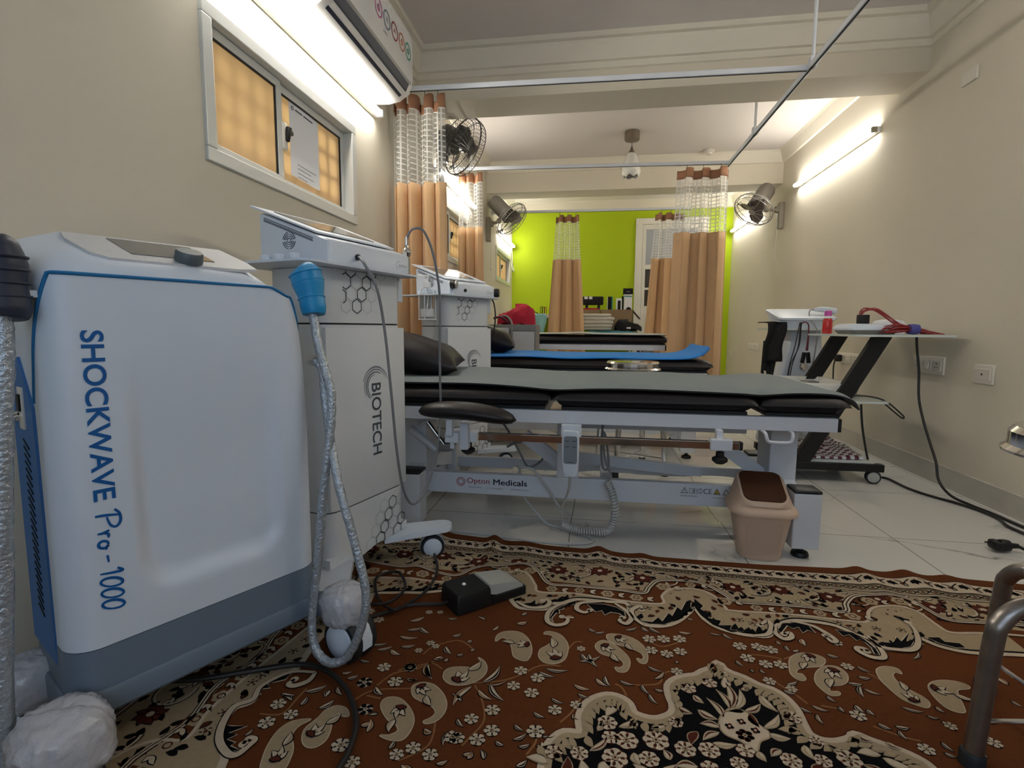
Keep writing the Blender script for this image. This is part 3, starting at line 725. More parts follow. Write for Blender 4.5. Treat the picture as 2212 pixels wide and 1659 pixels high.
    mb = MB(); mb.prism([(-.14, .21), (-.13, .05), (.10, .05), (.11, .21)], lambda u, v, q: (u, v, sl(v)+q), .009, .011); recalc(mb); mb.done('screen', 'screen', lid, flat=True)
    mb = MB()   # vent holes under the lid on the near end, ring vents, probe cups
    for i in range(46):
        for j in range(3): v = .02+.18*i/46; mb.box((-.1855, v+.002*(j % 2), sl(v)-.012-.0042*j), (.001, .0024, .0024))
    for r0 in (.006, .0115, .017, .0225):
        for q in range(4):
            mb.tube([(-.1856, .105+r0*math.cos(R(q*90+8+74*k/8)), 1.035+1.0*r0*math.sin(R(q*90+8+74*k/8))) for k in range(9)], .0011, 4, 0)
    mb.done('vent', 'dark_ink', hd, flat=True)
    for v in (.075, .13, .18):
        mb = MB(); mb.lathe([(.013, .969), (.0145, .985), (.0145, .990), (.012, .993), (0, .993)], (-.225, v-.03, 0), 18); mb.done('probe_cup', 'plastic', shf)
    mb = MB(); mb.cyl((-.078, -.036, .996), (-.078, -.042, .996), .0085, n=16); mb.done('port', 'black', hd)
    mb = MB(); mb.text('BIOTECH', .040, .008, Matrix(((1, 0, 0, .112), (0, 0, -1, -.0368), (0, 1, 0, .990), (0, 0, 0, 1))), .0002)
    mb.strip([(.112+.012*math.cos(R(k)), .994+.013*math.sin(R(k))) for k in range(60, 250, 15)], .0012, lambda u, v: (u, -.0369, v)); mb.done('small_lettering', 'light_ink', hd, flat=True)
    # holder bracket on the far end, base arms, casters
    MB().bb((.18, .02, .885), (.205, .10, .962), .003).done('probe_holder', 'plastic', t, flat=True)
    for sx in (-1, 1):
        for sy in (-1, 1):
            p = Vector((sx*.11, .10+sy*.05, 0)); q = Vector((sx*.262, .10+sy*.19, 0)); d = (q-p).normalized(); n = Vector((-d.y, d.x, 0))
            prof = [p+n*.055, p-n*.055]+[q+(-n*math.cos(R(k))+d*math.sin(R(k)))*.036 for k in range(0, 181, 20)]
            mb = MB(); mb.loft([[(v.x*1, v.y, .092) for v in prof], [(v.x, v.y, .110) for v in prof], [((v.x-q.x)*.96+q.x, (v.y-q.y)*.96+q.y, .114) for v in prof]]); recalc(mb)
            arm = mb.done('base_arm', 'plastic', t, angle=30)
            caster(arm, q.x*.93-.012*sx, q.y+.02*sy*-1, .095, .042, R(270+12)-R(90-a)+.15, .042, False)
    return t
G = 'white electrotherapy cabinets'
bio = make_biotech('white electrotherapy cabinet with hexagon print standing between the shockwave machine and the first bed', (-.67, 1.487), 16, G)
bio2 = make_biotech('white electrotherapy cabinet with hexagon print farther back, holding a pump bottle, beside the second bed', (-.655, 2.755), 28, G)
BL = (-.67, 1.487); DB = R(74)
# probe and cable of the nearer cabinet
pr = thing('therapy_probe', 'silver ball-ended therapy probe with a long grey cable drooping in front of the first bed', 'probe', (-.603, 1.668, 0))
o = Vector(pr.location)
B3 = lambda x, y, z: Vector(at_world(BL, DB, (x, y, z)))-o
mb = MB(); mb.lathe([(0, -.016), (.011, -.013), (.016, 0), (.013, .011), (.007, .016), (.006, .024), (.0075, .025), (.0075, .030), (.0055, .031), (.0052, .052), (0, .053)], Vector((-.609, 1.668, 1.045))-o, 20); mb.done('probe_head', 'chrome', pr)
mb = MB(); mb.lathe([(.010, -.06), (.012, -.01), (0, -.008)], Vector((-.609, 1.668, 1.035))-o, 16); mb.done('probe_body', 'fan_grey', pr)
cab = [(-.609, 1.668, 1.085), (-.604, 1.668, 1.10), (-.586, 1.67, 1.122), (-.555, 1.675, 1.118), (-.531, 1.69, 1.064), (-.519, 1.71, .983), (-.519, 1.74, .893), (-.533, 1.78, .684), (-.540, 1.81, .52), (-.541, 1.80, .44), (-.541, 1.75, .34), (-.558, 1.67, .24), (-.571, 1.59, .222), (-.576, 1.52, .29), (-.572, 1.46, .423), (-.571, 1.42, .611), (-.578, 1.4, .785), (-.586, 1.37, .905), (-.613, 1.36, .966), (-.640, 1.385, .992), Vector(at_world(BL, DB, (-.078, -.040, .996)))]
MB().tube([Vector(p)-o for p in cab], .0042, 8, 8).done('cable', 'cable_grey', pr)
# ================================================================ treatment beds
def pad(mb, x0, x1, y0, y1, z0, z1, e=.035):
    # soft upholstered slab: rounded in every direction, a little crowned
    nx, ny = 40, 18; W, D, T = x1-x0, y1-y0, z1-z0
    def prof(s, L):  # distance from the edge -> 0..1 height factor
        d = min(s, L-s); return math.sqrt(max(0, 1-(1-min(1, d/e))**2))
    def spread(t): return .5-.5*math.cos(PI*t)*(.55+.45*abs(math.cos(PI*t)))
    top = lambda u, v: (x0+W*spread(u), y0+D*spread(v), z0+T*.42+T*.58*prof(W*spread(u), W)*prof(D*spread(v), D)*(1+.05*math.sin(PI*u)*math.sin(PI*v)))
    bot = lambda u, v: (x0+W*spread(u)+(.012*(.5-u)*2), y0+D*spread(v)+(.012*(.5-v)*2), z0+T*.42*(1-prof(W*spread(u), W)*prof(D*spread(v), D)))
    a = mb.grid(top, nx, ny); b = mb.grid(bot, nx, ny, flip=True)
    e1 = [a[i][0] for i in range(nx)]+[a[nx][j] for j in range(ny)]+[a[i][ny] for i in range(nx, 0, -1)]+[a[0][j] for j in range(ny, 0, -1)]
    e2 = [b[i][0] for i in range(nx)]+[b[nx][j] for j in range(ny)]+[b[i][ny] for i in range(nx, 0, -1)]+[b[0][j] for j in range(ny, 0, -1)]
    for k in range(len(e1)): mb.f([e1[k], e2[k], e2[(k+1) % len(e1)], e1[(k+1) % len(e1)]])
    return mb
def make_bed(label, yf, zf, x0, x1, split, full=False):
    t = thing('treatment_bed', label, 'treatment bed', ((x0+x1)/2, yf, 0), 0, 'white framed treatment beds')
    X = (x0+x1)/2; D = .66
    def part(nm, mb, m, par=None, **k):
        bmesh.ops.translate(mb.b, vec=(-X, 0, 0), verts=mb.b.verts[:]); return mb.done(nm, m, par or t, **k)
    mb = MB()
    for y in (0, D-.03): mb.bb((x0, y, zf-.047), (x1, y+.03, zf), .002)
    for x in (x0, -.2, x1-.03): mb.bb((x, .03, zf-.045), (x+.03, D-.03, zf-.002))
    part('frame', mb, 'white_metal', flat=True)
    for y in (.0, D-.03): part('end_cap', MB().bb((x1, y+.001, zf-.046), (x1+.012, y+.029, zf-.001), .003), 'black', flat=True)
    xs = [x0-.005]+split+[x1+.035]
    mb = MB()
    for a, b in zip(xs, xs[1:]): mb.bb((a+.03, .02, zf+.001), (b-.03, D-.02, zf+.012))
    part('pad_board', mb, 'black', flat=True)
    for a, b in zip(xs, xs[1:]): part('pad', pad(MB(), a+.002, b-.002, -.015, D+.015, zf+.010, zf+.078, .045), 'leather', angle=70)
    # lower frame and columns
    zs = zf-.047
    for cx in ((.72, -.72) if full else (x1-.12, x0+.22)):
        part('column', MB().bb((cx-.048, .19, .09), (cx+.048, .34, zs-.0), .004), 'white_metal', flat=True)
        part('foot_beam', MB().bb((cx-.035, .10, .10), (cx+.035, D-.12, .165), .003), 'white_metal', flat=True)
        for y in (.02, D-.10):
            k = part('foot_post', MB().bb((cx+.03-.045, y, .040), (cx+.03+.045, y+.085, .238), .004), 'white_metal', flat=True)
            part('post_cap', MB().bb((cx+.03-.046, y-.001, .238), (cx+.03+.046, y+.086, .250), .006), 'black', k)
            mb = MB(); mb.lathe([(0, .045), (.010, .045), (.011, .022), (.026, .016), (.030, .006), (.028, 0), (0, 0)], (cx+.03, y+.045, 0), 20); part('foot_pad', mb, 'black', k)
            br = MB(); br.loft([[(cx+.01+dx, .19 if y < .2 else .34, z) for dx, z in ((-.03, .19), (.03, .19), (.03, .24), (-.03, .24))], [(cx+.03+dx, y+.08 if y < .2 else y, z) for dx, z in ((-.03, .14), (.03, .14), (.03, .205), (-.03, .205))]]); recalc(br); part('brace', br, 'white_metal', flat=True)
    xr, xl = (.72 if full else x1-.12), (-.72 if full else x0+.22)
    part('lower_rail', MB().bb((xl, .18, .122), (xr, .215, .208), .003), 'white_metal', flat=True)
    part('rear_rail', MB().bb((xl, D-.05, .115), (xr, D-.015, .165), .003), 'white_metal', flat=True)
    part('cross_tie', MB().bb((.05, .2, .13), (.09, D-.03, .17), .003), 'white_metal', flat=True)
    return t, part
bed, bp = make_bed('first treatment bed with a grey mat and a dropped black armrest, behind the bin', 1.85, .507, -1.06, .818, [-.135, .565], True)
# details of the nearest bed (local x = world x minus centre)
mb = MB(); mb.bb((-.128, .178, .208), (-.040, .20, .46), .003); bp('tower_plate', mb, 'white_metal', flat=True)
def bar(p, q, w, th):
    p, q = Vector(p), Vector(q); d = (q-p).normalized(); n = Vector((-d.z, 0, d.x))
    mb = MB(); mb.loft([[p+n*w*s+Vector((0, th*k, 0)) for s, k in ((-1, 0), (1, 0), (1, 1), (-1, 1))], [q+n*w*s+Vector((0, th*k, 0)) for s, k in ((-1, 0), (1, 0), (1, 1), (-1, 1))]]); recalc(mb); return mb
bp('lift_arm', bar((.49, .24, .365), (.70, .24, .215), .026, .03), 'white_metal', flat=True)
bp('lift_arm', bar((-.27, .24, .36), (-.10, .24, .235), .026, .03), 'white_metal', flat=True)
bp('lift_arm', bar((-.10, .42, .235), (.48, .42, .19), .022, .03), 'white_metal', flat=True)
mb = MB(); mb.cyl((.685, .17, .222), (.685, .245, .222), .012, n=16); mb.cyl((.685, .165, .222), (.685, .175, .222), .017, n=6); bp('pivot_bolt', mb, 'fan_dark')
mb = MB(); mb.bb((-.10, .24, .40), (.60, .30, .455), .003); bp('upper_subframe', mb, 'white_metal', flat=True)
mb = MB(); mb.cyl((-.735, .18, .385), (-.625, .18, .300), .015, n=14); mb.cyl((-.70, .18, .40), (-.66, .18, .425), .006); ga = bp('gas_strut', mb, 'white_metal')
mb = MB(); mb.cyl((-.67, .205, .41), (-.60, .205, .318), .010, n=12); bp('strut_rod', mb, 'chrome', ga)
mb = MB(); mb.bb((-.46, -.052, .399), (.497, -.030, .425), .002); rl = bp('accessory_rail', mb, 'chrome', flat=True)
mb = MB(); mb.bb((.497, -.053, .398), (.507, -.029, .426), .002); bp('rail_cap', mb, 'black', rl, flat=True)
mb = MB(); mb.bb((.425, -.04, .425), (.445, -.005, .462), .002); mb.bb((.402, -.060, .396), (.472, -.024, .434), .003); bp('rail_clamp', mb, 'white_metal', rl, flat=True); bp('rail_bracket', MB().bb((-.10, -.035, .425), (-.03, -.01, .462)), 'white_metal', rl, flat=True)
def knob(x, z, y=-.042):
    mb = MB(); mb.cyl((x, y, z+.05), (x, y, z+.028), .008, n=10); mb.lathe([(0, .034), (.014, .034), (.014, .02), (.026, .012), (.026, .004), (.014, -.006), (0, -.007)], (x, y, z), 12); bp('knob', mb, 'black', rl)
knob(.437, .355); knob(-.437, .352)
mb = MB(); mb.tube([(.578, -.004, .46), (.582, -.03, .455), (.588, -.034, .434), (.60, -.034, .427), (.65, -.034, .427), (.664, -.034, .434), (.668, -.03, .455), (.668, -.004, .46)], .0055, 10, 5); bp('side_loop', mb, 'white_metal')
# dropped armrest
mb = MB(); rings = []
for k in range(25):
    u = k/24; x = -.592+.345*u; e = math.sqrt(max(0, 1-abs(2*u-1)**3.2)); e = max(e, .03)
    zc = .513+.008*math.sin(PI*u)-.022*u**2; rings.append([(x, -.135+.058*e*math.cos(a*PI/10), zc+.033*e*math.sin(a*PI/10)*(.85 if math.sin(a*PI/10) < 0 else 1)) for a in range(20)])
mb.loft(rings); recalc(mb); ar = bp('armrest', mb, 'leather', angle=180)
mb = MB(); mb.bb((-.50, -.13, .402), (-.452, -.055, .44), .004); mb.bb((-.49, -.15, .43), (-.468, -.12, .490), .003); mb.bb((-.455, -.10, .372), (-.425, -.055, .47), .004); mb.bb((-.425, -.075, .395), (-.40, -.025, .432), .003); mb.cyl((-.478, -.11, .38), (-.478, -.11, .41), .008); bp('armrest_bracket', mb, 'white_metal', ar, flat=True)
# printed lettering on the lower rail
XB = (-1.06+.818)/2
def frontm(x, z, y=.1793): return Matrix(((1, 0, 0, x), (0, 0, -1, y), (0, 1, 0, z), (0, 0, 0, 1)))
mb = MB(); mb.text('Opton', .094, .029, frontm(-.496, .160), .0002)
for r_ in (.0185, .0125): mb.ring2([(-.522+r_*math.cos(k*PI/16), .172+r_*math.sin(k*PI/16)) for k in range(32)], [(-.522+(r_-.0025)*math.cos(k*PI/16), .172+(r_-.0025)*math.sin(k*PI/16)) for k in range(32)], lambda u, v: (u, .1791, v))
bp('lettering', mb, 'redink', flat=True)
mb = MB(); [mb.text('Medicals', .138, .0235, frontm(-.386+dx, .164+dz), .0002+.00005*(dx > 0)) for dx, dz in ((0, 0), (.0012, 0), (.0006, .0006))]; mb.text('Physio & Rehab', .055, .007, frontm(-.488, .146), .0002); mb.text('\u2706: +91 9412702547', .065, .007, frontm(-.412, .145), .0002); mb.text('www.physiocart.com', .075, .007, frontm(-.315, .145), .0002)
mb.text('MADE IN INDIA', .062, .006, frontm(.352, .158), .0002); mb.text('CE', .030, .020, frontm(.437, .172), .0002); mb.text('www.physiocart.com', .07, .006, frontm(.47, .155), .0002)
fb = lambda u, v: (u, .1791, v)
def tri(mb, x, z, s, w=.0022): mb.ring2([(x, z), (x+s, z), (x+s/2, z+s*.87)], [(x+w*1.7, z+w), (x+s-w*1.7, z+w), (x+s/2, z+s*.87-w*2)], fb)
tri(mb, .352, .171, .028); mb.strip([(.366, .187), (.366, .180)], .002, fb); mb.strip([(.366, .178), (.366, .176)], .002, fb)
for a in (0, 1): mb.ring2([(.384+.015*a, .172), (.398+.015*a, .170), (.398+.015*a, .190), (.384+.015*a, .192)], [(.3855+.015*a, .1735), (.3965+.015*a, .1718), (.3965+.015*a, .1885), (.3855+.015*a, .1905)], fb)
mb.strip([(.404, .188), (.404, .176)], .003, fb)
mb.ring2([(.425+.010*math.cos(k*PI/12), .182+.010*math.sin(k*PI/12)) for k in range(24)], [(.425+.0083*math.cos(k*PI/12), .182+.0083*math.sin(k*PI/12)) for k in range(24)], fb); mb.strip([(.425, .191), (.425, .173)], .0016, fb)
tri(mb, .472, .171, .028); tri(mb, .506, .171, .028)
mb.m(1).add([(.4765, .1792, .1735), (.4955, .1792, .1735), (.486, .1792, .1905)], [(0, 1, 2)]); mb.m(0).strip([(.482, .1745), (.488, .180)], .003, lambda u, v: (u, .179, v))
bp('lettering', mb, ['dark_ink', 'yellow'], flat=True)
bed2, bp2 = make_bed('second treatment bed with the bright blue mat, beyond the grey-topped one', 3.25, .537, -1.06, .69, [])
bed3, bp3 = make_bed('third treatment bed, farthest of the beds, raised high with a thin tan-grey mat', 4.60, .665, -1.06, .62, [])
# ---- mats lying on the beds
def mat_sheet(name, label, pts, yf, y0, y1, mats, ends=0, group='exercise mats on the beds'):
    cx = (pts[0][0]+pts[-1][0])/2; P = catmull([(x, 0, z) for x, z in pts], 8)
    mb = MB(); n = len(P)-1
    def fn(u, v):
        p = P[min(int(round(u*n)), n)]; y = y0+(y1-y0)*v
        return (p.x-cx, y-yf+.006*math.sin(p.x*9), p.z+.003*math.sin(p.x*13+v*4)*(1 if .1 < v < .9 else .3)-.010*(1-min(1, v*14))**2)
    mb.grid(fn, n, 14); recalc(mb)
    if sum(f.normal.z for f in mb.b.faces) < 0: bmesh.ops.reverse_faces(mb.b, faces=mb.b.faces[:])
    top = mb.b.faces[:]
    mb.solid(.006); mb.b.normal_update()
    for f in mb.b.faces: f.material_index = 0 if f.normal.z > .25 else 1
    o = mb.done(name, mats, None, angle=60); o.location = (cx, yf, 0)
    return tag(o, label, 'mat', group)
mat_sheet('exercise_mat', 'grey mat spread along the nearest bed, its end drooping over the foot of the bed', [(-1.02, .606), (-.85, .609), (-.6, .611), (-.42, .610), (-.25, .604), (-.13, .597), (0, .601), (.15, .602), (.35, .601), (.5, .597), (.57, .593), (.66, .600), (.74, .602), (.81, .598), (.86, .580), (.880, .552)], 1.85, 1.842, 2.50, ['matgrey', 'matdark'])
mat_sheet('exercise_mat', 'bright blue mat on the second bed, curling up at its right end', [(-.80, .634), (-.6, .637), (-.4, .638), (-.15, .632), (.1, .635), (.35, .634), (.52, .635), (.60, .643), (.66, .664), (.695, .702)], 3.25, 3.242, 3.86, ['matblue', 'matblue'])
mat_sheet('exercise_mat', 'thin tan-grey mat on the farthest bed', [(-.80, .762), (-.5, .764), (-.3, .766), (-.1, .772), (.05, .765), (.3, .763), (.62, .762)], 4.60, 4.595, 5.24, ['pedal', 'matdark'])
# ---- pillows
def pillow(label, loc, sz, rot):
    mb = MB()
    def fn(sgn):
        def f(u, v):
            a, b = 2*u-1, 2*v-1
            px = a*(1-.10*(1-b*b)*.9) ; py = b*(1-.10*(1-a*a)*.9)
            h = (max(0, 1-a**4)*max(0, 1-b**4))**.62
            wr = .04*math.sin(7*a+3*b)*math.sin(5*b-2*a)*h+.05*math.sin(11*(a+b))*max(0, abs(a)-.55)
            return (px*sz[0]/2, py*sz[1]/2, sgn*(h*sz[2]/2*(1+wr)))
        return f
    mb.grid(fn(1), 30, 24); mb.grid(fn(-1), 30, 24, flip=True)
    bmesh.ops.remove_doubles(mb.b, verts=mb.b.verts[:], dist=.0005); recalc(mb)
    o = mb.done('pillow', 'leather', None, angle=180); o.location = loc; o.rotation_euler = rot
    return tag(o, label, 'pillow', 'black pillows on the beds')
pillow('black leatherette pillow at the head of the nearest bed', (-.80, 2.17, .700), (.50, .44, .15), (.03, .24, R(10)))
pillow('black leatherette pillow on the blue-covered bed', (-.735, 3.56, .745), (.44, .42, .16), (0, .32, R(8)))

# ---- remote, cables and plastic sheet of the first bed
rm = thing('bed_remote', 'pale grey remote with four keys hanging on the nearest bed rail, on a coiled cord', 'remote', (-.066, 1.795, .30))
o = Vector(rm.location)
mb = MB(); mb.loft([[(x, y, z) for x, y in rrect(w_, .026, .009, 4, 0, 0)] for z, w_ in ((-.015, .040), (-.012, .048), (.0, .052), (.05, .060), (.13, .060), (.142, .056), (.146, .046))]); recalc(mb); mb.done('case', 'plastic', rm)
mb = MB(); mb.prism(rrect(.047, .098, .008, 4, 0, .080), lambda u, v, q: (u, q, v), -.0132, -.0145); recalc(mb); kp = mb.done('keypad', 'remote', rm, flat=True)
mb = MB()
for x in (-.012, .013):
    mb.strip([(x-.007, .114), (x, .111), (x+.007, .114)], .003, lambda u, v: (u, -.0150, v)); mb.strip([(x-.007, .092), (x+.007, .092)], .003, lambda u, v: (u, -.0150, v))
mb.strip([(-.010, .037), (.010, .037)], .0025, lambda u, v: (u, -.0150, v)); mb.done('key_print', 'dark_ink', kp, flat=True)
path = catmull([(-.066, 1.795, .286), (-.072, 1.83, .22), (-.10, 1.90, .12), (-.098, 1.935, .06)], 8)
MB().tube([Vector(p)-o for p in path], .0045, 8, 0).done('cord', 'cable_white', rm)
path = catmull([(-.098, 1.935, .05), (-.05, 1.94, .032), (.015, 1.95, .024), (.075, 1.95, .03), (.10, 1.955, .085), (.093, 1.96, .165), (.07, 1.985, .215)], 40)
mb = MB(); pts = []
for i, p in enumerate(path):
    t = (path[min(i+1, len(path)-1)]-path[max(i-1, 0)]).normalized(); a = Vector((0, 1, 0)); b = t.cross(a).normalized(); th = i*1.05
    pts.append(p-o+.0125*(a*math.cos(th)+b*math.sin(th)))
mb.tube(pts, .0042, 6, 0); mb.done('coiled_cord', 'cable_white', rm)
def cable(name, label, pts, r, m, cat='cable', group=None, n=8):
    c = Vector(pts[0]); c.z = min(p[2] for p in pts)-r
    mb = MB(); mb.tube([Vector(p)-c for p in pts], r, 8, n); ob = mb.done(name, m); ob.location = c
    return tag(ob, label, cat, group)
cable('bed_cable', 'pale cable dropping from the nearest bed and looping on the tiles by the rug edge', [(-.285, 2.085, .26), (-.280, 2.085, .13), (-.222, 2.04, .07), (-.165, 2.02, .02), (-.119, 2.019, .006), (-.053, 1.982, .006), (.005, 1.945, .006), (.018, 1.90, .006), (-.032, 1.868, .008), (-.149, 1.845, .013), (-.289, 1.86, .016), (-.425, 1.900, .008), (-.576, 1.915, .006), (-.70, 1.93, .006), (-.80, 2.02, .006)], .0052, 'cable_white')
cable('bed_cable', 'short pale cable arching over the lettered lower rail of the nearest bed', [(-.29, 2.06, .24), (-.275, 2.01, .248), (-.22, 2.0, .243), (-.165, 2.0, .176), (-.118, 2.01, .10), (-.07, 2.05, .05)], .005, 'cable_white')
cable('bed_cable', 'dark bundled cable looped behind the chrome rail under the nearest bed', [(-.42, 2.25, .42), (-.36, 2.22, .36), (-.30, 2.2, .26), (-.26, 2.2, .20), (-.20, 2.2, .24), (-.22, 2.2, .30), (-.30, 2.2, .31), (-.36, 2.22, .28)], .005, 'cable_grey')
cable('bed_cable', 'tied loop of grey cable hanging above the coiled cord under the nearest bed', [(.05, 2.02, .44), (.045, 2.01, .33), (.055, 2.01, .26), (.075, 2.01, .27), (.062, 2.0, .38), (.05, 2.0, .40), (.06, 2.0, .30), (.085, 2.0, .235), (.075, 1.99, .215)], .0045, 'cable_grey')
mb = MB(); mb.grid(lambda u, v: (-.33+.98*u, 2.20-.09*v*v+.02*math.sin(u*9)*v, .19-.17*v+.008*math.sin(u*14+2)), 50, 12); ps = mb.done('plastic_sheet', 'clear', None, angle=180)
tag(ps, 'clear plastic wrapping sheet hanging beneath the nearest bed', 'plastic sheet')

# ================================================================ stools
def make_stool(label, x, y, ang, zs, legm):
    t = thing('stool', label, 'stool', (x, y, 0), ang, 'round chrome stools')
    mb = MB(); mb.lathe([(0, zs+.006), (.10, zs+.006), (.138, zs+.002), (.146, zs-.008), (.147, zs-.032), (.156, zs-.040), (.156, zs-.044), (.140, zs-.042), (0, zs-.036)], (0, 0, 0), 48); recalc(mb); mb.done('seat', 'chrome', t)
    mb = MB(); mb.cyl((0, 0, .30), (0, 0, zs-.03), .013, n=16); mb.lathe([(0, zs-.07), (.05, zs-.06), (.055, zs-.04), (0, zs-.036)], (0, 0, 0), 20); mb.cyl((0, 0, .27), (0, 0, .36), .022, n=16); mb.done('screw_post', 'black', t)
    for k in range(4):
        a = R(90*k+45); d = Vector((math.cos(a), math.sin(a), 0))
        lg = MB(); lg.tube([d*.02+Vector((0, 0, .318)), d*.09+Vector((0, 0, .320)), d*.145+Vector((0, 0, .312)), d*.176+Vector((0, 0, .284)), d*.186+Vector((0, 0, .24)), d*.20+Vector((0, 0, .02))], .0155, 16, 8); l = lg.done('leg', legm, t, angle=60)
        mb = MB(); mb.lathe([(0, 0), (.020, 0), (.020, .03), (.0165, .036), (0, .036)], d*.2005, 16); mb.done('rubber_foot', 'rubber', l)
    for k in range(2):
        a = R(90*k+45); d = Vector((math.cos(a), math.sin(a), 0)); MB().cyl(d*.193+Vector((0, 0, .085+.01*k)), d*-.193+Vector((0, 0, .085+.01*k)), .0045, n=10).done('cross_brace', 'chrome', t)
    return t
make_stool('chrome stool at the right edge of the picture, standing on the patterned rug', .905, 1.02, R(53), .625, 'worn')
make_stool('round chrome stool between the nearest bed and the blue-covered bed', .228, 2.96, R(20), .622, 'chrome')

# ================================================================ waste bin
b = thing('waste_bin', 'beige plastic waste bin with brown lid panel, at the foot of the nearest bed', 'bin', (.605, 1.905, 0), R(-4))
sec = lambda w_, d_, z, r, cy=0: [(x, y, z) for x, y in rrect(w_, d_, r, 6, 0, cy)]
mb = MB(); mb.loft([sec(.128, .115, 0, .035), sec(.138, .125, .006, .04), sec(.165, .148, .085, .045), sec(.192, .170, .168, .05)]); recalc(mb); bk = mb.done('bucket', 'beige', b, angle=40)
mb = MB()   # woven panel on the front face
fn = lambda u, v: (u, -(.0625+.0228*(v-.006)/.162)-.0012, v)
mb.ring2([(-.052, .02), (.052, .02), (.058, .135), (.045, .148), (-.045, .148), (-.058, .135)], [(-.049, .022), (.049, .022), (.055, .134), (.043, .1455), (-.043, .1455), (-.055, .134)], fn)
for k in range(15):
    z = .026+k*.0079; mb.strip([(-.05-.04*z, z), (.05+.04*z, z)], .0022, fn)
    for j in range(9): x = -.047+.0105*j+(.005 if k % 2 else 0); mb.strip([(x, z), (x, z+.0078)], .0018, fn)
mb.done('woven_panel', 'beige', bk, flat=True)
fz = lambda y: .214+.52*(y+.085)-1.15*max(0, y+.03)**2
opening = lambda g, dz: [(x, y, fz(y)+dz) for x, y in rrect(.138+2*g, .142+2*g, .028+g, 6, 0, -.010)]
mb = MB(); mb.loft([sec(.196, .176, .166, .05), sec(.222, .202, .168, .06), sec(.225, .205, .177, .06), sec(.217, .197, .187, .058), sec(.196, .178, .197, .052, .001), opening(.012, -.006), opening(.008, .002), opening(0, .002), opening(0, -.003)], True); recalc(mb); ld = mb.done('lid', 'beige', b, angle=40)
mb = MB(); rr0 = opening(-.001, .001); cen = Vector((0, -.010, fz(-.010)+.003))
mb.loft([rr0, [tuple(Vector(p)+Vector((0, 0, .006))) for p in rr0], [tuple(Vector((p[0]*.9, -.010+(p[1]+.010)*.9, fz(-.010+(p[1]+.010)*.9)+.005))) for p in rr0], [tuple(Vector((p[0]*.4, -.010+(p[1]+.010)*.4, fz(-.010+(p[1]+.010)*.4)+.006))) for p in rr0]], True); recalc(mb); mb.done('flap', 'brown', ld, angle=40)

# ================================================================ foot pedal on the rug
pd = thing('foot_pedal', 'black foot switch with a light grey pedal, lying on the rug', 'foot switch', (-.302, 1.425, .013), R(42))
mb = MB(); mb.loft([[(x, y, z) for x, y in rrect(l, w_, .006, 3, -.055, 0)] for l, w_, z in ((.112, .108, 0), (.108, .104, .046), (.100, .098, .053))]); recalc(mb); mb.done('housing', 'black', pd)
mb = MB(); mb.loft([[(x, y, z) for x, y in rrect(.125, .108, .006, 3, .058, 0)] for z in (0, .022)]); recalc(mb); mb.done('base', 'black', pd)
mb = MB(); mb.prism([(-.008, .030), (.0, .056), (.085, .043), (.112, .028), (.112, .022), (.02, .022)], lambda u, v, q_: (u, q_, v), -.046, .046); recalc(mb); mb.done('pedal', 'pedal', pd)
mb = MB(); mb.lathe([(.006, 0), (.005, .003), (0, .0035)], (-.06, .004, .053), 14); mb.done('indicator', 'paper', pd)
cable('pedal_cord', 'black cord running from the foot switch toward the shockwave machine caster', [(-.386, 1.352, .03), (-.41, 1.352, .02), (-.443, 1.350, .019), (-.499, 1.331, .019), (-.549, 1.284, .019), (-.60, 1.255, .019), (-.66, 1.29, .019), (-.70, 1.40, .019), (-.72, 1.5, .019)], .0045, 'cable_black', 'cord')
cable('power_cord', 'tangled black cord on the rug behind the wrapped hose loop', [(-.55, 1.72, .02), (-.484, 1.569, .02), (-.471, 1.433, .02), (-.501, 1.336, .021), (-.528, 1.29, .028), (-.60, 1.36, .02), (-.652, 1.477, .02), (-.599, 1.517, .021), (-.535, 1.409, .029), (-.548, 1.325, .03), (-.60, 1.30, .03), (-.656, 1.33, .02), (-.75, 1.36, .02)], .0042, 'cable_black', 'cord')
cable('power_cord', 'thick black cord curving across the rug from under the shockwave machine toward the camera', [(-.957, .935, .021), (-.85, .958, .021), (-.751, 1.003, .021), (-.661, 1.040, .021), (-.59, 1.034, .021), (-.51, .981, .021), (-.45, .903, .021), (-.429, .837, .021), (-.427, .786, .021), (-.43, .72, .021), (-.44, .6, .021)], .006, 'cable_black', 'cord')
# ================================================================ air conditioner
ac = thing('air_conditioner', 'white split air conditioner on the left wall above the nearest window, with five ring icons', 'air conditioner', (XL, 2.28, 2.12))
o = Vector(ac.location)
prof = [(XL+.002, 1.95), (-1.06, 1.945), (-1.0, 1.955), (-.955, 1.985), (-.938, 2.02), (-.93, 2.06), (-.932, 2.24), (-.945, 2.275), (-.975, 2.29), (XL+.002, 2.29)]
def acsec(y, g): return [Vector((max(XL+.002, x-g), y, z+(g if z < 2.1 else -g)*.6))-o for x, z in prof]
mb = MB(); mb.loft([acsec(1.86, .012), acsec(1.868, .002), acsec(1.88, 0), acsec(2.67, 0), acsec(2.687, .003), acsec(2.70, .014)]); recalc(mb); ab = mb.done('casing', 'acwhite', ac)
def under(t, off=.0012):  # point along the lower curved face, t 0 at the wall
    P = prof[1:6]; L = [math.dist(a, b) for a, b in zip(P, P[1:])]; s = t*sum(L)
    for (a, b), l in zip(zip(P, P[1:]), L):
        if s <= l: break
        s -= l
    u = min(1, s/l); nx, nz = (b[1]-a[1])/l, -(b[0]-a[0])/l
    return a[0]+(b[0]-a[0])*u+nx*off, a[1]+(b[1]-a[1])*u+nz*off
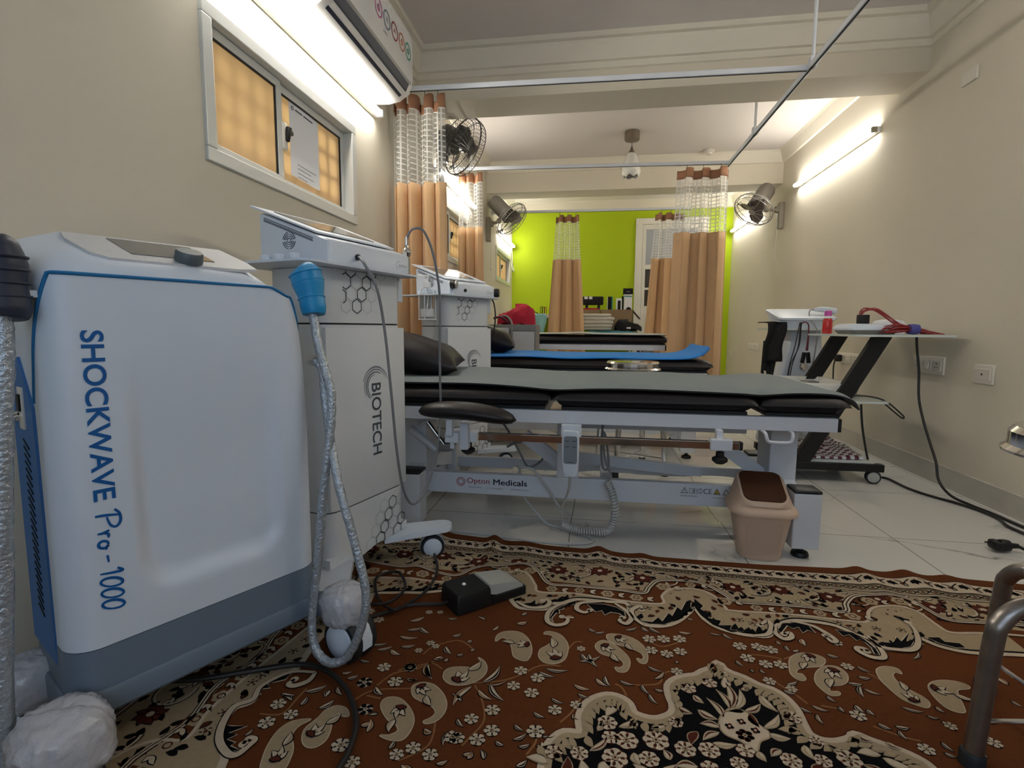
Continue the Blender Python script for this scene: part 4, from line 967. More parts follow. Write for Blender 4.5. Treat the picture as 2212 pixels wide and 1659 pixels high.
def slot(nm, t0, t1, m, off, y0=1.90, y1=2.64):
    mb = MB(); mb.grid(lambda u, v: Vector((*[under(t0+(t1-t0)*v, off)[0]], y0+(y1-y0)*u, under(t0+(t1-t0)*v, off)[1]))-o, 1, 6); recalc(mb); return mb.done(nm, m, ac, angle=60)
slot('air_slot', .37, .45, 'acblue', .0016); slot('air_slot', .58, .78, 'acblue', .0016)
slot('louvre', .455, .575, 'acwhite', .004, 1.90, 2.655)
slot('trim_strip', .79, .86, 'fan_grey', .0016, 1.88, 2.66)
cols = [(.55, .10, .30), (.14, .19, .26), (.30, .03, .03), (.52, .13, .06), (.02, .30, .18)]
mb = MB(); names = []
for k, (cy, c) in enumerate(zip((2.253, 2.345, 2.435, 2.527, 2.612), cols)):
    M['badge%d' % k] = mat('ring_icon_colour_%d' % k, c, .5); names.append('badge%d' % k); mb.m(k)
    fnb = lambda u, v: Vector((-.9294, u, v))-o
    circ = lambda r: [(cy+r*math.cos(a*PI/18), 2.158+r*math.sin(a*PI/18)) for a in range(36)]
    mb.ring2(circ(.039), circ(.032), fnb)
    if k == 2: mb.strip([(cy-.010, 2.15), (cy-.002, 2.168), (cy+.01, 2.155)], .007, fnb)
    elif k == 1: [mb.strip([(cy-.014, 2.158+j*.008), (cy+.014, 2.158+j*.008)], .003, fnb) for j in (-1, 0, 1)]
    else: mb.ring2(circ(.014), circ(.008), fnb); mb.strip([(cy, 2.15), (cy, 2.168)], .004, fnb)
mb.done('ring_icons', names, ab, flat=True)
mb = MB(); mb.add([Vector(p)-o for p in ((-.9302, 2.30, 2.09), (-.9302, 2.345, 2.09), (-.9302, 2.345, 2.097), (-.9302, 2.30, 2.097))], [(0, 1, 2, 3)]); mb.done('nameplate', 'light_ink', ab, flat=True)

# ================================================================ wall fans
def fan(label, c, n, r, wall, cage_m, deep, ribs, motor_m, blade_m, bracket_m):
    t = thing('wall_fan', label, 'fan', c, 0, 'fans mounted on the walls')
    n = Vector(n).normalized(); q = n.to_track_quat('Z', 'Y').to_matrix().to_4x4()
    mb = MB()
    for z, rr in ((deep*.5, r*.93), (-deep*.5, r*.93), (0, r)): mb.tube([q @ Vector((rr*math.cos(k*PI/24), rr*math.sin(k*PI/24), z)) for k in range(48)], .0055 if z == 0 else .003, 6, 0, True)
    for k in range(ribs):
        a = 2*PI*k/ribs; d = Vector((math.cos(a), math.sin(a), 0))
        mb.tube([q @ (d*r*.16+Vector((0, 0, deep*.62))), q @ (d*r*.6+Vector((0, 0, deep*.60))), q @ (d*r*.93+Vector((0, 0, deep*.5))), q @ (d*r), q @ (d*r*.93+Vector((0, 0, -deep*.5))), q @ (d*r*.3+Vector((0, 0, -deep*.62)))], .0016, 5, 3)
    mb.lathe([(0, deep*.64), (r*.16, deep*.64), (r*.17, deep*.6), (0, deep*.58)], (0, 0, 0), 20, q); recalc(mb); cg = mb.done('cage', cage_m, t)
    hb = MB(); hb.lathe([(0, .03), (r*.17, .025), (r*.2, -.01), (0, -.012)], (0, 0, 0), 20, q); recalc(hb); h = hb.done('hub', blade_m, t)
    for k in range(3):
        a0 = 2*PI*k/3+.4
        def bl(u, v):
            rr = r*(.16+.70*u); a = a0+(v-.5)*(1.25-.25*u)*1.35*math.sin(PI*min(1, .35+u*.65))
            return q @ Vector((rr*math.cos(a), rr*math.sin(a), (v-.5)*-.045))
        mb = MB(); mb.grid(bl, 8, 8); mb.solid(.003); mb.done('blade', blade_m, h)
    mb = MB(); mr = r*.42; ml = r*(1.5 if wall[1] > 5 else .7); mb.lathe([(0, -deep*.5), (mr, -deep*.5), (mr, -deep*.5-ml*.85), (mr*.85, -deep*.5-ml*.96), (mr*.4, -deep*.5-ml), (0, -deep*.5-ml)], (0, 0, 0), 28, q); recalc(mb); mb.done('motor', motor_m, t)
    wx, wy, wz = wall; W_ = Vector(wall)-Vector(c); s = 1 if wx < 0 else -1
    p = q @ Vector((0, 0, -deep*.5-r*.35)); e = W_+Vector((s*.05, 0, .06))
    mb = MB(); mb.tube([p, p*.5+e*.5+Vector((0, 0, -.03)), e], .016, 10, 6); mb.sphere(tuple(p*.55+e*.45+Vector((0, 0, -.03))), .03, 12); mb.done('arm', bracket_m, t)
    mb = MB(); mb.box(W_+Vector((s*.022, 0, 0)), (.044, .085, .25), None, .006); mb.box(W_+Vector((s*.05, 0, .06)), (.05, .06, .06), None, .008); bk = mb.done('bracket', bracket_m, t)
    mb = MB(); mb.tube([W_+Vector((s*.05, -.02, -.06)), W_+Vector((s*.055, -.02, -.2)), W_+Vector((s*.05, -.02, -.42))], .002, 5, 4); mb.lathe([(0, 0), (.006, .004), (.006, .02), (0, .024)], W_+Vector((s*.05, -.02, -.44)), 8); mb.done('pull_cord', 'cable_white', bk)
    return t
fan('silver wall fan on the right wall with its cage tilted down toward the room', (1.50, 5.40, 1.945), (-.56, -.42, -.80), .185, (XR, 5.57, 1.915), 'fan_grey', .06, 10, 'fan_motor', 'blade', 'fan_tan')
fan('silver wall fan on the left wall in front of the green wall', (-.873, 5.60, 1.955), (.72, -.24, -.72), .19, (XL, 5.63, 1.86), 'fan_grey', .075, 40, 'fan_grey', 'blade', 'fan_tan')
fan('dark wall fan half hidden behind the nearest curtain', (-.945, 3.80, 2.10), (.88, -.15, -.55), .205, (XL, 3.84, 1.98), 'fan_dark', .11, 40, 'fan_dark', 'fan_dark', 'fan_dark')
# ================================================================ hanging lamp, smoke detector
lp = thing('pendant_lamp', 'small pendant lamp with bronze cap and white glass jar hanging from the ceiling', 'lamp', (.312, 4.90, 2.15))
mb = MB(); mb.lathe([(0, .388), (.064, .388), (.066, .38), (.066, .318), (.060, .312), (0, .312)], (0, 0, 0), 32); recalc(mb); mb.done('canopy', 'bronze', lp)
MB().cyl((0, 0, .25), (0, 0, .315), .004, n=8).done('cord', 'cable_grey', lp)
mb = MB(); mb.lathe([(0, .262), (.008, .26), (.014, .235), (.032, .208), (.034, .203), (0, .202)], (0, 0, 0), 24); recalc(mb); mb.done('cap', 'bronze', lp)
def jar(u, v):
    a = 2*PI*u; z = .205*(1-v); r_ = lerp(v, [(0, .034), (.12, .048), (.35, .066), (.6, .080), (.8, .084), (.93, .074), (1, .066)])
    if v > .93: z += .010*math.sin(a*6)*(v-.93)/.07
    return (r_*math.cos(a), r_*math.sin(a), z)
mb = MB(); mb.grid(jar, 48, 22); bmesh.ops.remove_doubles(mb.b, verts=mb.b.verts[:], dist=.0002); recalc(mb); mb.solid(.003); mb.done('glass_jar', 'opal', lp, angle=180)
sd = MB(); sd.lathe([(0, 2.538), (.05, 2.538), (.052, 2.525), (.030, 2.508), (.028, 2.495), (0, 2.492)], (1.085, 5.48, 0), 24); recalc(sd)
tag(sd.done('smoke_detector', 'ivory', None, shift=(1.085, 5.48, 2.5)), 'small white smoke detector on the ceiling above the farther curtains', 'smoke detector')

# ================================================================ switch plates and plugs on the right wall
def plate(label, y0, y1, z0, z1, mods, plug=None):
    c = (XR, (y0+y1)/2, (z0+z1)/2); t = thing('switch_plate', label, 'switch plate', c, 0, 'switch and socket plates on the right wall')
    w_, h_ = abs(y1-y0), z1-z0
    MB().box((-.006, 0, 0), (.012, w_, h_), None, .004).done('plate', 'ivory', t)
    n = len(mods)
    for k, md in enumerate(mods):
        # k counts away from the camera toward it
        yc = w_/2-(k+.5)*w_/n*.92-w_*.04; mw = w_/n*.80
        mb = MB(); mb.box((-.013, yc, 0), (.004, mw, h_*.58), None, .0015)
        if md == 's': mb.box((-.016, yc, 0), (.004, mw*.5, h_*.42), (0, .12, 0), .001)
        elif md == 'o':
            mb.m(1)
            for dy, dz, r_ in ((0, .012, .004), (-.010, -.008, .003), (.010, -.008, .003)): mb.cyl((-.0148, yc+dy, dz), (-.0156, yc+dy, dz), r_, n=10)
        elif md == 't': mb.m(1).cyl((-.0148, yc, 0), (-.0156, yc, 0), .005, n=10)
        mb.done('socket' if md != 's' else 'switch', ['ivory', 'black'], t, flat=True)
    return t
plate('long ivory plate with two sockets and a switch on the right wall beside the trolley', 3.262, 3.0, .570, .664, 'oso')
plate('small square ivory plate with one hole, right of the long socket plate', 2.945 if False else 2.785, 2.66, .555, .645, 't')
plate('ivory socket plate on the right wall behind the trolley, with a black plug', 4.17, 3.86, .566, .640, 'oso')
plate('ivory switch plate low on the right wall beyond the white console', 6.45, 6.05, .570, .655, 'soo')
plate('small pale plate on the right wall near the far corner', 7.28, 7.12, .44, .53, 't')
plate('small blank plate high on the right wall, nearest the camera', 3.07, 2.96, 2.02, 2.085, '')
mb = MB(); mb.box((XR-.035, 4.12, .60), (.04, .05, .05), None, .008); mb.tube([(XR-.05, 4.12, .585), (XR-.06, 4.12, .54), (XR-.055, 4.12, .40), (XR-.05, 4.11, .20), (XR-.08, 4.08, .02)], .005, 8, 6)
tag(mb.done('plug', 'black', None, shift=(XR-.05, 4.12, .02)), 'black plug with its cord in the wall socket behind the trolley', 'plug')
mb = MB(); mb.lathe([(0, 0), (.020, 0), (.022, .012), (.020, .03), (.011, .036), (.009, .06), (.006, .062), (0, .062)], (0, 0, 0), 18, Matrix.Rotation(PI/2, 4, 'Y'))
mb.box((-.012, 0, 0), (.03, .05, .034), None, .01)
for dy in (-.011, .011): mb.cyl((-.02, dy, .004), (-.04, dy, .004), .003, n=8)
mb.tube([(.058, 0, 0), (.09, -.012, -.012), (.14, -.03, -.017), (.25, -.10, -.017), (.30, -.25, -.017)], .0055, 8, 6)
pl = mb.done('plug', 'black', None); pl.location = (1.49, 2.075, .023); tag(pl, 'loose black plug lying on the marble floor near the rug', 'plug')
cable('power_cord', 'black cord trailing down the right wall from the trolley top shelf to the floor', [(1.66, 2.98, .765), (1.69, 3.02, .70), (1.70, 3.008, .595), (1.70, 2.987, .45), (1.70, 2.932, .337), (1.70, 2.861, .231), (1.70, 2.806, .15), (1.70, 2.775, .07), (1.71, 2.70, .02), (1.735, 2.60, .007), (1.75, 2.50, .007), (1.755, 2.36, .007), (1.77, 2.2, .007), (1.77, 1.9, .007)], .0062, 'cable_black', 'cord')
cable('power_cord', 'black cord running across the marble floor from beside the trolley caster', [(1.46, 3.06, .40), (1.47, 3.05, .28), (1.50, 3.04, .12), (1.545, 3.06, .015), (1.595, 3.0, .007), (1.60, 2.838, .007), (1.636, 2.718, .007), (1.69, 2.62, .007), (1.722, 2.52, .007), (1.728, 2.42, .007), (1.70, 2.33, .007), (1.71, 2.2, .007), (1.72, 2.0, .007)], .0058, 'cable_black', 'cord')

# ================================================================ equipment trolley
tr = thing('trolley', 'black z-shaped equipment trolley with frosted glass shelves by the right wall', 'trolley', (1.40, 3.12, 0))
o = Vector(tr.location); V = lambda *p: Vector(p)-o
for y in (2.90, 3.36):
    mb = MB(); f_ = lambda x, z: [V(x, y, z), V(x+.085, y, z), V(x+.085, y+.035, z), V(x, y+.035, z)]
    mb.loft([f_(1.42, .768), f_(1.07, .10)]); recalc(mb); mb.done('leg', 'black', tr, flat=True)
    MB().box(V(1.27, y+.018, .085), (.50, .04, .04), None, .004).done('base_bar', 'black', tr, flat=True)
    for x in (1.06, 1.475): caster(tr, x-o.x, y+.018-o.y, .075, .036, R(-100), .03, False, 'caster', 'black', 'pedal')
for x in (1.05, 1.47): MB().box(V(x, 3.15, .085), (.04, .46, .036), None, .003).done('base_bar', 'black', tr, flat=True)
def shelf(x0, x1, y0, y1, z, nm='shelf'):
    mb = MB(); cx, cy = (x0+x1)/2, (y0+y1)/2
    mb.prism(rrect(x1-x0, y1-y0, .03, 5, cx, cy), lambda u, v, q: V(u, v, q), z, z+.010); recalc(mb); return mb.done(nm, 'glass_shelf', tr, flat=True)
shelf(1.31, 1.775, 2.84, 3.46, .770); shelf(1.09, 1.505, 2.86, 3.44, .430)
mb = MB(); mb.bb(V(1.05, 2.92, .105), V(1.48, 3.38, .110)); mb.done('base_board', 'glass_shelf', tr, flat=True)
# things on the trolley
mb = MB()
def tray(x, y, w_, d_, z, h_, m, nm, lab, cat, lid=True):
    mb = MB(); mb.loft([[(a, b, q) for a, b in rrect(w_+g, d_+g, .03, 5, 0, 0)] for q, g in ((0, -.03), (h_*.85, 0), (h_, -.004))])
    recalc(mb); ob = mb.done(nm, m, None, angle=40); ob.location = (x, y, z); return tag(ob, lab, cat)
tb = thing('gel_bottle', 'red gel bottle with a pink cap on the trolley top shelf', 'bottle', (1.385, 3.36, .781))
mb = MB(); mb.lathe([(0, 0), (.024, 0), (.026, .004), (.026, .075), (.022, .088), (.016, .094), (0, .094)], (0, 0, 0), 24); recalc(mb); bo = mb.done('bottle', 'redliq', tb)
mb = MB(); mb.lathe([(.0185, .088), (.022, .092), (.0205, .104), (0, .104)], (0, 0, 0), 20); recalc(mb); mb.done('collar', 'paper', tb)
mb = MB(); mb.lathe([(0, .104), (.0195, .104), (.0195, .132), (.017, .135), (0, .135)], (0, 0, 0), 20); recalc(mb); mb.done('cap', 'pink', tb)
dv = thing('white_device', 'flat white device with a dark underside on the trolley top shelf', 'device', (1.49, 3.14, .781))
mb = MB(); mb.loft([[(a, b, q) for a, b in rrect(w_, d_, .03, 5, 0, 0)] for q, w_, d_ in ((.022, .26, .22), (.032, .262, .222), (.052, .235, .20), (.056, .20, .17))]); recalc(mb); mb.done('cover', 'plastic', dv)
mb = MB(); mb.loft([[(a, b, q) for a, b in rrect(w_, d_, .03, 5, 0, 0)] for q, w_, d_ in ((0, .22, .18), (.022, .25, .21))]); recalc(mb); mb.done('underside', 'cab_grey', dv)
cn = thing('cable_connector', 'black connector block with dark red leads on the white device', 'connector', (1.455, 3.10, .838))
mb = MB(); mb.box((0, 0, .024), (.05, .04, .048), None, .003); mb.done('block', 'black', cn)
rw = random.Random(4)
for k in range(7):
    mb = MB(); y = -.03+.01*k
    mb.tube([(-.02+.01*rw.random(), y*.5, .045), (.0, y, .066+.02*rw.random()), (.05, y*1.1, .07+.012*rw.random()), (.10, y, .045+.01*rw.random()), (.16, y-.03, -.005), (.20, y-.06, -.030)], .0024, 6, 6); mb.done('lead', 'redwire', cn)
lb = thing('lead_bundle', 'bundle of dark red wires tied with a violet strap on the trolley shelf edge', 'wires', (1.62, 3.00, .781))
for k in range(30):
    y = rw.uniform(-.045, .045); z = rw.uniform(.004, .05); a = rw.uniform(-.12, -.08); b_ = rw.uniform(.10, .185)
    mb = MB(); mb.tube([(a, y*1.3+rw.uniform(-.02, .02), .004+z*.6), (-.05, y*1.1, z+.004), (0, y*.55, .012+z*.65), (.05, y*.5, .010+z*.5), (.5*(b_+.05), y*.9, .006+z*.3), (b_, y*1.2, .004)], .0024, 5, 5)
    mb.done('wire', 'redwire', lb)
mb = MB()
mb.lathe([(.012, -.022), (.030, -.02), (.033, 0), (.030, .022), (.012, .024)], (.03, 0, .028), 20, Matrix.Rotation(PI/2, 4, 'Y') @ Matrix.Scale(.85, 4, (1, 0, 0))); mb.done('strap', 'violet', lb)
mb = MB(); mb.loft([[(a, b, q) for a, b in rrect(w_, d_, .03, 6, 0, 0)] for q, w_, d_ in ((0, .13, .12), (.05, .14, .13), (.075, .12, .11), (.082, .07, .06))]); recalc(mb); ob = mb.done('white_tub', 'paper', None, angle=50); ob.location = (1.665, 3.26, .781); tag(ob, 'white rounded tub behind the red wires on the trolley', 'tub')
dv2 = thing('tray_unit', 'cream open tray unit on the middle shelf of the trolley', 'tray', (1.245, 3.15, .441))
mb = MB(); rr_ = lambda w_, d_, r_: rrect(w_, d_, r_, 5, 0, 0)
mb.loft([[(a, b, q) for a, b in rr_(w_, d_, .025)] for q, w_, d_ in ((0, .23, .42), (.065, .27, .46), (.082, .265, .455), (.082, .235, .425), (.05, .215, .415))]); recalc(mb); mb.done('shell', 'cream_metal', dv2)
mb = MB(); mb.box((0, .05, .06), (.07, .09, .02), None, .004); mb.box((-.01, -.12, .056), (.09, .06, .012), None, .003); mb.done('accessory', 'cab_grey', dv2)
md = MB(); md.loft([[(a, b, q) for a, b in rrect(w_, d_, .03, 5, 0, 0)] for q, w_, d_ in ((0, .10, .20), (.03, .11, .22), (.045, .09, .19))]); recalc(md); ob = md.done('grey_pad', 'cab_grey', None); ob.location = (1.44, 3.26, .441); tag(ob, 'dark grey pad at the right end of the trolley middle shelf', 'pad')
cable('lead_loop', 'dark doubled lead drooping over the right end of the trolley middle shelf', [(1.30, 2.93, .445), (1.38, 2.93, .462), (1.46, 2.92, .455), (1.52, 2.92, .43), (1.585, 2.92, .375), (1.60, 2.92, .358), (1.592, 2.92, .352), (1.55, 2.92, .385), (1.50, 2.925, .43)], .004, 'cable_black', 'cable')
wr = thing('wrapped_bundle', 'maroon checked item in clear plastic on the trolley base', 'bundle', (1.28, 3.15, .111))
mb = MB(); mb.grid(lambda u, v: ((u-.5)*.34, (v-.5)*.36, .012+.012*math.sin(u*9)*math.sin(v*7)), 16, 16, mfn=lambda u, v: (int(u*16)+int(v*16)) % 2); mb.solid(.01); mb.done('checked_cloth', ['plaid', 'paper'], wr, flat=True)
mb = MB(); mb.grid(lambda u, v: ((u-.5)*.36, (v-.5)*.38, .02+.075*math.sin(PI*u)*math.sin(PI*v)*(1+.4*math.sin(u*17+v*5)*math.sin(v*13))), 20, 20); mb.done('plastic_wrap', 'clear', wr, angle=180)

# ================================================================ white console on a pedestal behind the trolley
cs = thing('console_unit', 'white flat-topped console on a tapering white pedestal behind the trolley', 'therapy machine', (1.38, 3.78, 0))
mb = MB(); mb.loft([[(x, y, z) for x, y in rrect(w_, d_, .03, 5, cx, 0)] for z, w_, d_, cx in ((.06, .36, .22, -.03), (.40, .30, .19, 0), (.62, .23, .16, .02), (.80, .19, .14, .03))]); recalc(mb); mb.done('pedestal', 'plastic', cs)
mb = MB(); mb.prism(rrect(.40, .34, .06, 5, 0, 0), lambda u, v, q: (u, v, q), .02, .06); recalc(mb); mb.done('foot', 'plastic', cs)
MB().lathe([(0, 0), (.022, 0), (.024, .004), (.012, .006), (0, .006)], (.01, -.094, .56), 24, Matrix.Rotation(PI/2, 4, 'X')).done('round_badge', 'chrome', cs)
mb = MB(); mb.prism(rrect(.34, .36, .03, 5, -.05, 0), lambda u, v, q: (u, v, q), .80, .812); recalc(mb); mb.done('shelf', 'glass_shelf', cs, flat=True)
mb = MB(); mb.loft([[(x, y, z+(y+.13)*.22) for x, y in rrect(w_, d_, .025, 5, .0, 0)] for z, w_, d_ in ((.813-.03, .30, .25), (.862, .33, .28), (.872, .355, .30), (.884, .355, .30), (.888, .33, .28))]); recalc(mb)
for v in mb.b.verts: v.co.z = max(v.co.z, .8125)
mb.done('top_unit', 'plastic', cs)
pb = thing('ultrasound_probe', 'white probe lying on the flat white console, its grey lead hanging down', 'probe', (1.50, 3.72, .90))
mb = MB(); mb.tube([(-.055, 0, .035), (-.02, 0, .038), (.03, 0, .034), (.06, 0, .028), (.075, 0, .024)], [.008, .017, .019, .021, .024], 16, 6); recalc(mb); mb.done('handle', 'plastic', pb)
MB().tube([(-.055, 0, .035), (-.085, -.01, .03), (-.10, -.06, -.02), (-.10, -.18, -.10), (-.105, -.19, -.22), (-.125, -.19, -.38), (-.13, -.18, -.45)], .0035, 8, 6).done('lead', 'cable_grey', pb)
ld_ = thing('electrode_leads', 'brown electrode leads with black connectors hanging in front of the white pedestal', 'wires', (1.30, 3.58, .50))
for k, (x0, x1, x2) in enumerate(((0, -.02, -.035), (.006, .0, -.02), (.012, .004, -.03))): MB().tube([(x0+.02, .01, .345), (x0+.01, 0, .335), (x1+.01, -.005, .2), (x2, -.005, .08), (x2-.01, 0, -.03)], .003, 6, 6).done('lead', 'cable_black', ld_)
MB().tube([(.02, .01, .345), (.045, 0, .352), (.065, 0, .33), (.066, 0, .25), (.06, 0, .17)], .004, 6, 6).done('lead', 'plaid', ld_)
MB().tube([(.02, .01, .345), (.045, 0, .352), (.067, .004, .33), (.07, .004, .25), (.07, .004, .17)], .004, 6, 6).done('lead', 'plaid', ld_)
for x in (.045, .075):
    mb = MB(); mb.box((x, 0, .125), (.024, .012, .07), (0, .14*(1 if x < .06 else -1), 0), .003); mb.done('connector', 'black', ld_)
def strap(nm, lab, pts, w_, cat):
    mb = MB(); P = catmull([(0, 0, 0)]*0+pts, 6); n = len(P)-1
    mb.grid(lambda u, v: P[min(n, int(round(u*n)))]+Vector((w_(u)*(v-.5), .012*math.sin(v*9+u*6), 0)), n, 12); mb.solid(.006)
    ob = mb.done(nm, 'cloth_black', None, angle=180); return tag(ob, lab, cat)
bc = thing('black_belt', 'black cloth belt draped over the left end of the console shelf', 'belt', (1.17, 3.60, .48))
mb = MB(); mb.grid(lambda u, v: (-.05+.115*v-.015*u+.006*math.sin(u*8), -.01-.012*math.sin(v*8+u*3)-.004*u, .372-.255*u), 14, 12); mb.grid(lambda u, v: (-.045+.10*v, -.01+.22*u, .374+.002*math.sin(v*6)), 6, 8, flip=True); mb.solid(.006); mb.done('fold', 'cloth_black', bc, angle=180)
mb = MB(); mb.grid(lambda u, v: (-.062+.098*v*(1-.25*u)-.006*u, .012-.010*math.sin(v*7), .25-.21*u+.018*math.sin(v*5)*u), 14, 12); mb.solid(.006); mb.done('panel', 'cloth_black', bc, angle=180)
for x in (-.058, -.028): MB().tube([(x, .01, .08), (x+.002, .008, .03), (x+.006, .006, 0)], .008, 8, 5).done('tie', 'cloth_black', bc)
# ================================================================ far end of the room
cb = thing('bedside_cabinet', 'grey and white laminate cabinet beside the pillow of the blue-covered bed', 'cabinet', (-.62, 4.12, 0))
o = Vector(cb.location)
mb = MB(); mb.bb((-.30, -.02, .10), (.178, .30, .80), .003); mb.bb((-.30, -.026, .785), (.182, .305, .832), .003); recalc(mb); mb.done('carcass', 'cab_grey', cb, flat=True)
mb = MB(); mb.bb((-.30, -.02, 0), (.178, .30, .10), .003); mb.done('plinth', 'black', cb, flat=True)
mb = MB(); mb.bb((-.005, -.036, .12), (.168, -.020, .775), .003); mb.done('door', 'cab_white', cb, flat=True)
mb = MB(); mb.bb((-.29, -.036, .12), (-.035, -.020, .805), .003); mb.done('door', 'cab_white', cb, flat=True)
bgm = thing('red_bag', 'crumpled crimson cloth bag heaped on the grey cabinet', 'bag', (-.63, 4.27, .832))
mb = MB()
def heap(u, v):
    a = 2*PI*u; ph = v*PI/2; r_ = math.cos(ph)**.45
    x = .155*r_*math.cos(a)*(1+.1*math.sin(3*a+2)); y = .12*r_*math.sin(a); z = (.135*math.sin(ph)**.8)*(1+.28*math.cos(a-.3))+.012*math.sin(5*a+4*ph)*math.cos(ph)+.008*math.sin(9*a-7*ph)*math.cos(ph)
    return (x, y, max(0, z))
mb.grid(heap, 60, 20); bmesh.ops.remove_doubles(mb.b, verts=mb.b.verts[:], dist=.0005); recalc(mb); mb.done('bag', 'red', bgm, angle=180)
for y in (-.13, -.10):
    MB().tube([(-.10, y+.03, .07), (-.05, y-.01, .065), (-.01, y-.03, .02), (.0, y-.05, -.06), (-.02, y-.055, -.12)], .007, 8, 6).done('strap', 'cab_grey', bgm)
MB().tube([(-.16, -.10, .05), (-.10, -.125, .06), (-.05, -.13, .03), (-.03, -.12, .005)], .010, 8, 6).done('strap', 'plaid', bgm)
# long side counter by the green wall
ct = thing('counter', 'pale counter against the green wall carrying cartons and small boxes', 'counter', (-.10, 7.15, 0))
mb = MB(); mb.bb((-1.0, -.18, .945), (.62, .28, .99), .004); mb.done('top', 'cab_white', ct, flat=True)
for x in (-.96, -.2, .58): mb = MB(); mb.bb((x, -.15, 0), (x+.03, .26, .945), .003); mb.done('panel', 'cab_white', ct, flat=True)
ac_ = MB(); ac_.grid(lambda u, v: (-.83+.21*u+.015*math.sin(v*5), 6.955-.02*math.sin(u*9)-.012*v, 1.0-.25*v), 12, 12); ac_.solid(.006); ob = ac_.done('hanging_cloth', 'aqua', None, angle=180)
tag(ob, 'pale aqua cloth hanging over the front of the counter next to the red bag', 'cloth')
hd = thing('tool_holder', 'small black wire holder standing on the left end of the pale counter', 'holder', (-.67, 7.06, .99))
for k in range(3): MB().tube([(.03*k-.03, 0, 0), (.03*k-.03, 0, .09), (.03*k-.02, 0, .105), (.03*k-.008, 0, .09), (.03*k-.008, 0, 0)], .004, 6, 4).done('loop', 'black' if k < 2 else 'redink', hd)
MB().box((-.10, 0, .035), (.12, .02, .012), (0, .45, 0), .003).done('clip', 'black', hd)
MB().box((0, 0, .004), (.10, .05, .008), None, .002).done('base', 'black', hd)
# cartons and boxes on the counter
def bx(nm, lab, c, d, m, cat, group=None, rz=0, extra=None):
    t = MB(); t.box((0, 0, d[2]/2), d, None, .003); ob = t.done(nm, m, None, flat=True); ob.location = c; ob.rotation_euler = (0, 0, rz)
    return tag(ob, lab, cat, group)
cr = thing('cardboard_carton', 'open brown cardboard carton with a flap folded out, behind the black clothes', 'carton', (.30, 6.80, .80))
mb = MB(); mb.bb((-.20, -.10, 0), (.20, -.095, .245)); mb.bb((-.20, .13, 0), (.20, .135, .245)); mb.bb((-.20, -.10, 0), (-.195, .135, .245)); mb.bb((.195, -.10, 0), (.20, .135, .245)); mb.bb((-.2, -.1, 0), (.2, .13, .004)); mb.done('box', 'carton', cr, flat=True)
mb = MB(); mb.box((.245, .01, .185), (.15, .22, .004), (0, .85, 0)); mb.done('flap', 'brown', cr, flat=True)
st = thing('side_table', 'low table under the folded towels and cartons in front of the counter', 'table', (.22, 6.60, 0))
mb = MB(); mb.bb((-.42, -.28, .70), (.40, .34, .74), .004); mb.done('top', 'cab_grey', st, flat=True)
for x in (-.40, .36):
    for y in (-.26, .30): MB().bb((x, y, 0), (x+.035, y+.035, .70)).done('leg', 'black', st, flat=True)
MB().bb((-.20, .10, .74), (.34, .335, .797), .003).done('riser', 'carton', st, flat=True)
ts = MB(); ts.grid(lambda u, v: ((u-.5)*.70, (v-.5)*.50, .028*min(1, 6*min(u, 1-u, v, 1-v))+.006*math.sin(u*11+v*3)), 30, 16); ts.solid(.012); ob = ts.done('sheet', 'teal', None, angle=180); ob.location = (.23, 6.58, .752); tag(ob, 'folded teal sheet under the white towels and black clothes', 'sheet')
for k, (z, h_, w_, dx) in enumerate(((.790, .030, .38, 0), (.820, .036, .39, .005), (.858, .046, .40, .01), (.906, .040, .41, .02), (.948, .038, .37, 0))):
    mb = MB(); n = 24
    mb.loft([[(x, y, q) for x, y in rrect(w_-g, .26-g, .04, 5, 0, 0)] for q, g in ((0, .03), (h_*.25, .004), (h_*.8, 0), (h_, .03))]); recalc(mb)
    for v in mb.b.verts: v.co.z += .003*math.sin(v.co.x*23+k)*math.sin(v.co.y*17)
    ob = mb.done('towel', 'towel', None, angle=70); ob.location = (.04+dx, 6.50, z)
    tag(ob, ['folded white towel at the bottom of the stack on the teal sheet', 'second white towel from the bottom of the stack', 'thick white towel in the middle of the stack', 'white towel second from the top, sticking out to the right', 'white towel on top of the stack'][k], 'towel', 'stacked white towels')
cl = MB()
def clump(u, v):
    a = 2*PI*u; ph = v*PI/2; r_ = math.cos(ph)**.4
    return (.165*r_*math.cos(a), .12*r_*math.sin(a), .105*math.sin(ph)*(1-.25*math.cos(a))+.012*math.sin(4*a+ph*6)*math.cos(ph))
cl.grid(clump, 40, 14); bmesh.ops.remove_doubles(cl.b, verts=cl.b.verts[:], dist=.0005); recalc(cl)
cl.m(1).box((.0, -.125, .025), (.05, .01, .022))
ob = cl.done('folded_clothes', ['cloth_black', 'paper'], None, angle=180); ob.location = (.43, 6.50, .79); tag(ob, 'heap of black clothes with a white tag beside the white towels', 'clothes')
bx('cardboard_carton', 'narrow brown carton at the left behind the towel stack', (-.02, 6.82, .80), (.22, .18, .245), 'carton', 'carton')
